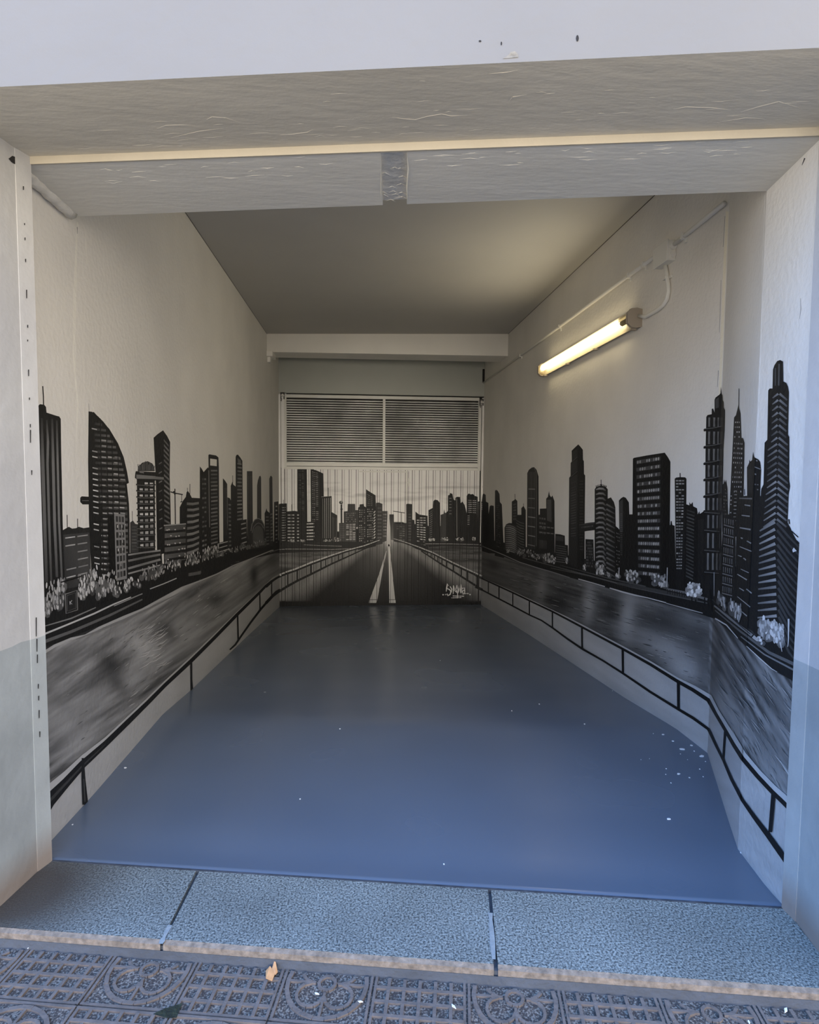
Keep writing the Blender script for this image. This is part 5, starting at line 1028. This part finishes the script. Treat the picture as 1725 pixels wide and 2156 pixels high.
for (s0, s3, t0, t1) in ((c1 - .002, c2 - .004, .35, .95), (a1 - .004, a2 - .002, .82, 1.06)):
    k = 7; Pp = []
    for i in range(k):
        t = t0 + (t1 - t0) * i / (k - 1); s = s0 + (s3 - s0) * t; Pp.append((jl(s, -.004 - .288 * t), .004 + rnd.uniform(0, .005)))
    for i in range(k - 1):
        (p, wa), (p2, wb) = Pp[i], Pp[i + 1]
        b.face([(*(p - DJ * wa)[:2], .001), (*(p2 - DJ * wb)[:2], .001), (*(p2 + DJ * wb)[:2], .001), (*(p + DJ * wa)[:2], .001)], M_JOINTW)
struct(b.build('trim_7'), 'grey mortar bed and joints around the threshold slabs', 'trim')

# pavement: embossed tiles, squares and rosettes in turn
TS = .245
mb = MB(); NO = -NJ
def pv(s, t, z=0.0): p = jl(s, -t); return (p[0], p[1], ZPV + z)
mb.face([pv(-3, T_E - .02, -.006), pv(-3, 6, -.006), pv(5, 6, -.006), pv(5, T_E - .02, -.006)], M_TILE)
s_ref = float((on_z((240, 2010), ZPV) - JA).dot(DJ))
def bar(p0, p1, wd, z0=-.006, z1=0.0, m=M_TILERIB):
    (sa, ta), (sb, tb) = p0, p1; L3 = math.hypot(sb - sa, tb - ta) or 1; nx2, ny2 = -(tb - ta) / L3 * wd / 2, (sb - sa) / L3 * wd / 2
    q4 = [(sa + nx2, ta + ny2), (sb + nx2, tb + ny2), (sb - nx2, tb - ny2), (sa - nx2, ta - ny2)]
    P3 = [jl(s, -t) for s, t in q4]; mb.prism([p[:2] for p in P3], ZPV + z0, ZPV + z1 + rnd.uniform(-.0006, .0006), m)
t_row = float(-(on_z((600, 2152), ZPV) - JA).dot(NJ))
rows_t = [t_row - TS, t_row, t_row + TS]
for ri, tr0 in enumerate(rows_t):
    for k in range(-4, 12):
        s0 = s_ref + (k) * TS; tl = max(tr0, T_E); th = tr0 + TS; kind = (k + ri) % 2
        g2 = .0025
        for e0, e1 in (((s0 + .006, tl + g2), (s0 + .006, th - g2)), ((s0 + TS - .006, tl + g2), (s0 + TS - .006, th - g2)), ((s0 + g2, th - .006), (s0 + TS - g2, th - .006))):
            bar(e0, e1, .007, z1=-.0012)
        if tr0 >= T_E: bar((s0 + g2, tr0 + .006), (s0 + TS - g2, tr0 + .006), .007)
        if kind == 1:
            for i in range(1, 6):
                bar((s0 + TS * i / 6, tl + .008), (s0 + TS * i / 6, th - .008), .009)
                tt = tr0 + TS * i / 6
                if i in (1, 2, 3, 4, 5) and tt > tl + .01: bar((s0 + .008, tt), (s0 + TS - .008, tt), .009)
        else:
            cs, ct = s0 + TS / 2, tr0 + TS / 2
            def arc(r, a0, a1, n, wd, ox=0, oy=0):
                pr3 = None
                for i in range(n + 1):
                    a = a0 + (a1 - a0) * i / n; p = (cs + ox + r * math.cos(a), ct + oy + r * math.sin(a))
                    if pr3 and min(p[1], pr3[1]) > tl + .006: bar(pr3, p, wd)
                    pr3 = p
            arc(.105, 0, 2 * math.pi, 22, .011); arc(.022, 0, 2 * math.pi, 10, .008)
            for q5 in range(4):
                a = math.pi / 4 + q5 * math.pi / 2; ox, oy = .052 * math.cos(a), .052 * math.sin(a)
                arc(.036, a - 2.2, a + 2.2, 9, .008, ox, oy)
                a += math.pi / 4; p0 = (cs + .03 * math.cos(a), ct + .03 * math.sin(a)); p1 = (cs + .10 * math.cos(a), ct + .10 * math.sin(a))
                if min(p0[1], p1[1]) > tl + .006: bar(p0, p1, .007)
# broken corner with moss
hp = [on_z(p, ZPV + .0005) for p in [(322, 2135), (345, 2124), (384, 2112), (372, 2143), (350, 2143)]]; mb.face(hp, M_MOSS)
struct(mb.build('pavement'), 'grey embossed pavement tiles with squares and rosettes', 'pavement')

# leaf and chips
lf = MB(); ctr = on_z((570, 2053), ZPV + .004)
def lp(x, y, z): p = on_z((x, y), ZPV + .003); return (p[0], p[1], ZPV + .003 + z)
lf.face([lp(560, 2044, .0), lp(569, 2040, .008), (lp(574, 2046, .006)), lp(580, 2052, .004), lp(573, 2066, 0), lp(560, 2062, .002)], M_LEAF)
lf.face([lp(573, 2044, .006), lp(578, 2033, .014), lp(581, 2036, .013), lp(585, 2050, .004), lp(580, 2056, .004)], M_LEAF)
lo = recenter(lf.build('dry_leaf')); so = lo.modifiers.new('s', 'SOLIDIFY'); so.thickness = .001
tag(lo, 'small crumpled orange dry leaf on the embossed pavement', 'leaf')
flk = [(1078, 1497, 2), (1136, 1483, 2.2), (1231, 1525, 2.6), (1376, 1545, 1.8), (1397, 1547, 3.2), (1417, 1561, 3.6), (1437, 1578, 6), (1456, 1570, 4), (1479, 1593, 6.5), (1403, 1619, 2.6), (1429, 1630, 4), (1452, 1638, 3), (1474, 1620, 2.5),
       (1481, 1636, 2.6), (1413, 1649, 2.5), (1433, 1588, 1.8), (1462, 1582, 2.5), (1402, 1631, 1.6), (1350, 1600, 1.3), (1368, 1598, 1.2), (1486, 1604, 2), (1448, 1600, 1.4), (1408, 1725, 5), (1561, 1796, 3.2), (1539, 1740, 1.6), (1545, 1750, 1.5),
       (264, 1617, 3.5), (153, 1737, 3), (716, 1535, 2.4), (632, 1683, 2.6), (935, 1820, 2.8), (1290, 1455, 1.2), (927, 1391, 1.3)]
def hit_floor(p):
    v = ray(p); lo_, hi_ = .5, 12.0
    for _ in range(50):
        m_ = (lo_ + hi_) / 2; P = CAM + v / v[1] * m_
        if P[2] > floor_z(P[0], P[1]): lo_ = m_
        else: hi_ = m_
    return CAM + v / v[1] * lo_
for (x, y, r) in flk:
    P = hit_floor((x, y)); rad = r * P[1] / 1270 * .62; b = MB(); n = rnd.choice([5, 6, 7]); a0 = rnd.random() * 6
    foot = [(rad * (1 + .5 * (r > 3)) * math.cos(a0 + 6.283 * i / n) * rnd.uniform(.6, 1.2), rad * 1.1 * math.sin(a0 + 6.283 * i / n) * rnd.uniform(.6, 1.2)) for i in range(n)]
    b.prism(foot, 0, .0016 + rad * .2, M_FLAKE); o = b.build('paint_flake'); o.location = (P[0], P[1], floor_z(P[0], P[1]) + .0004)
    tag(o, 'tiny white flake of paint lying on the blue grey floor', 'flake', 'white paint flakes scattered on the floor')
for (x, y, r) in [(62, 1994, 4), (115, 1990, 4), (667, 2093, 4), (759, 2110, 4), (955, 2120, 5), (1654, 2127, 6), (1577, 2153, 4)]:
    P = on_z((x, y), ZPV + .001); b = MB(); rad = r / 1270 * 1.4
    b.prism([(-rad * 1.6, -rad * .3), (0, -rad * .7), (rad * 1.5, -.1 * rad), (rad * .4, rad * .5)], 0, .002, M_FLAKE); o = b.build('litter_chip'); o.location = (P[0], P[1], ZPV + .001); o.rotation_euler[2] = rnd.random() * 3
    tag(o, 'small pale chip lying on the embossed pavement', 'chip', 'pale chips on the pavement')
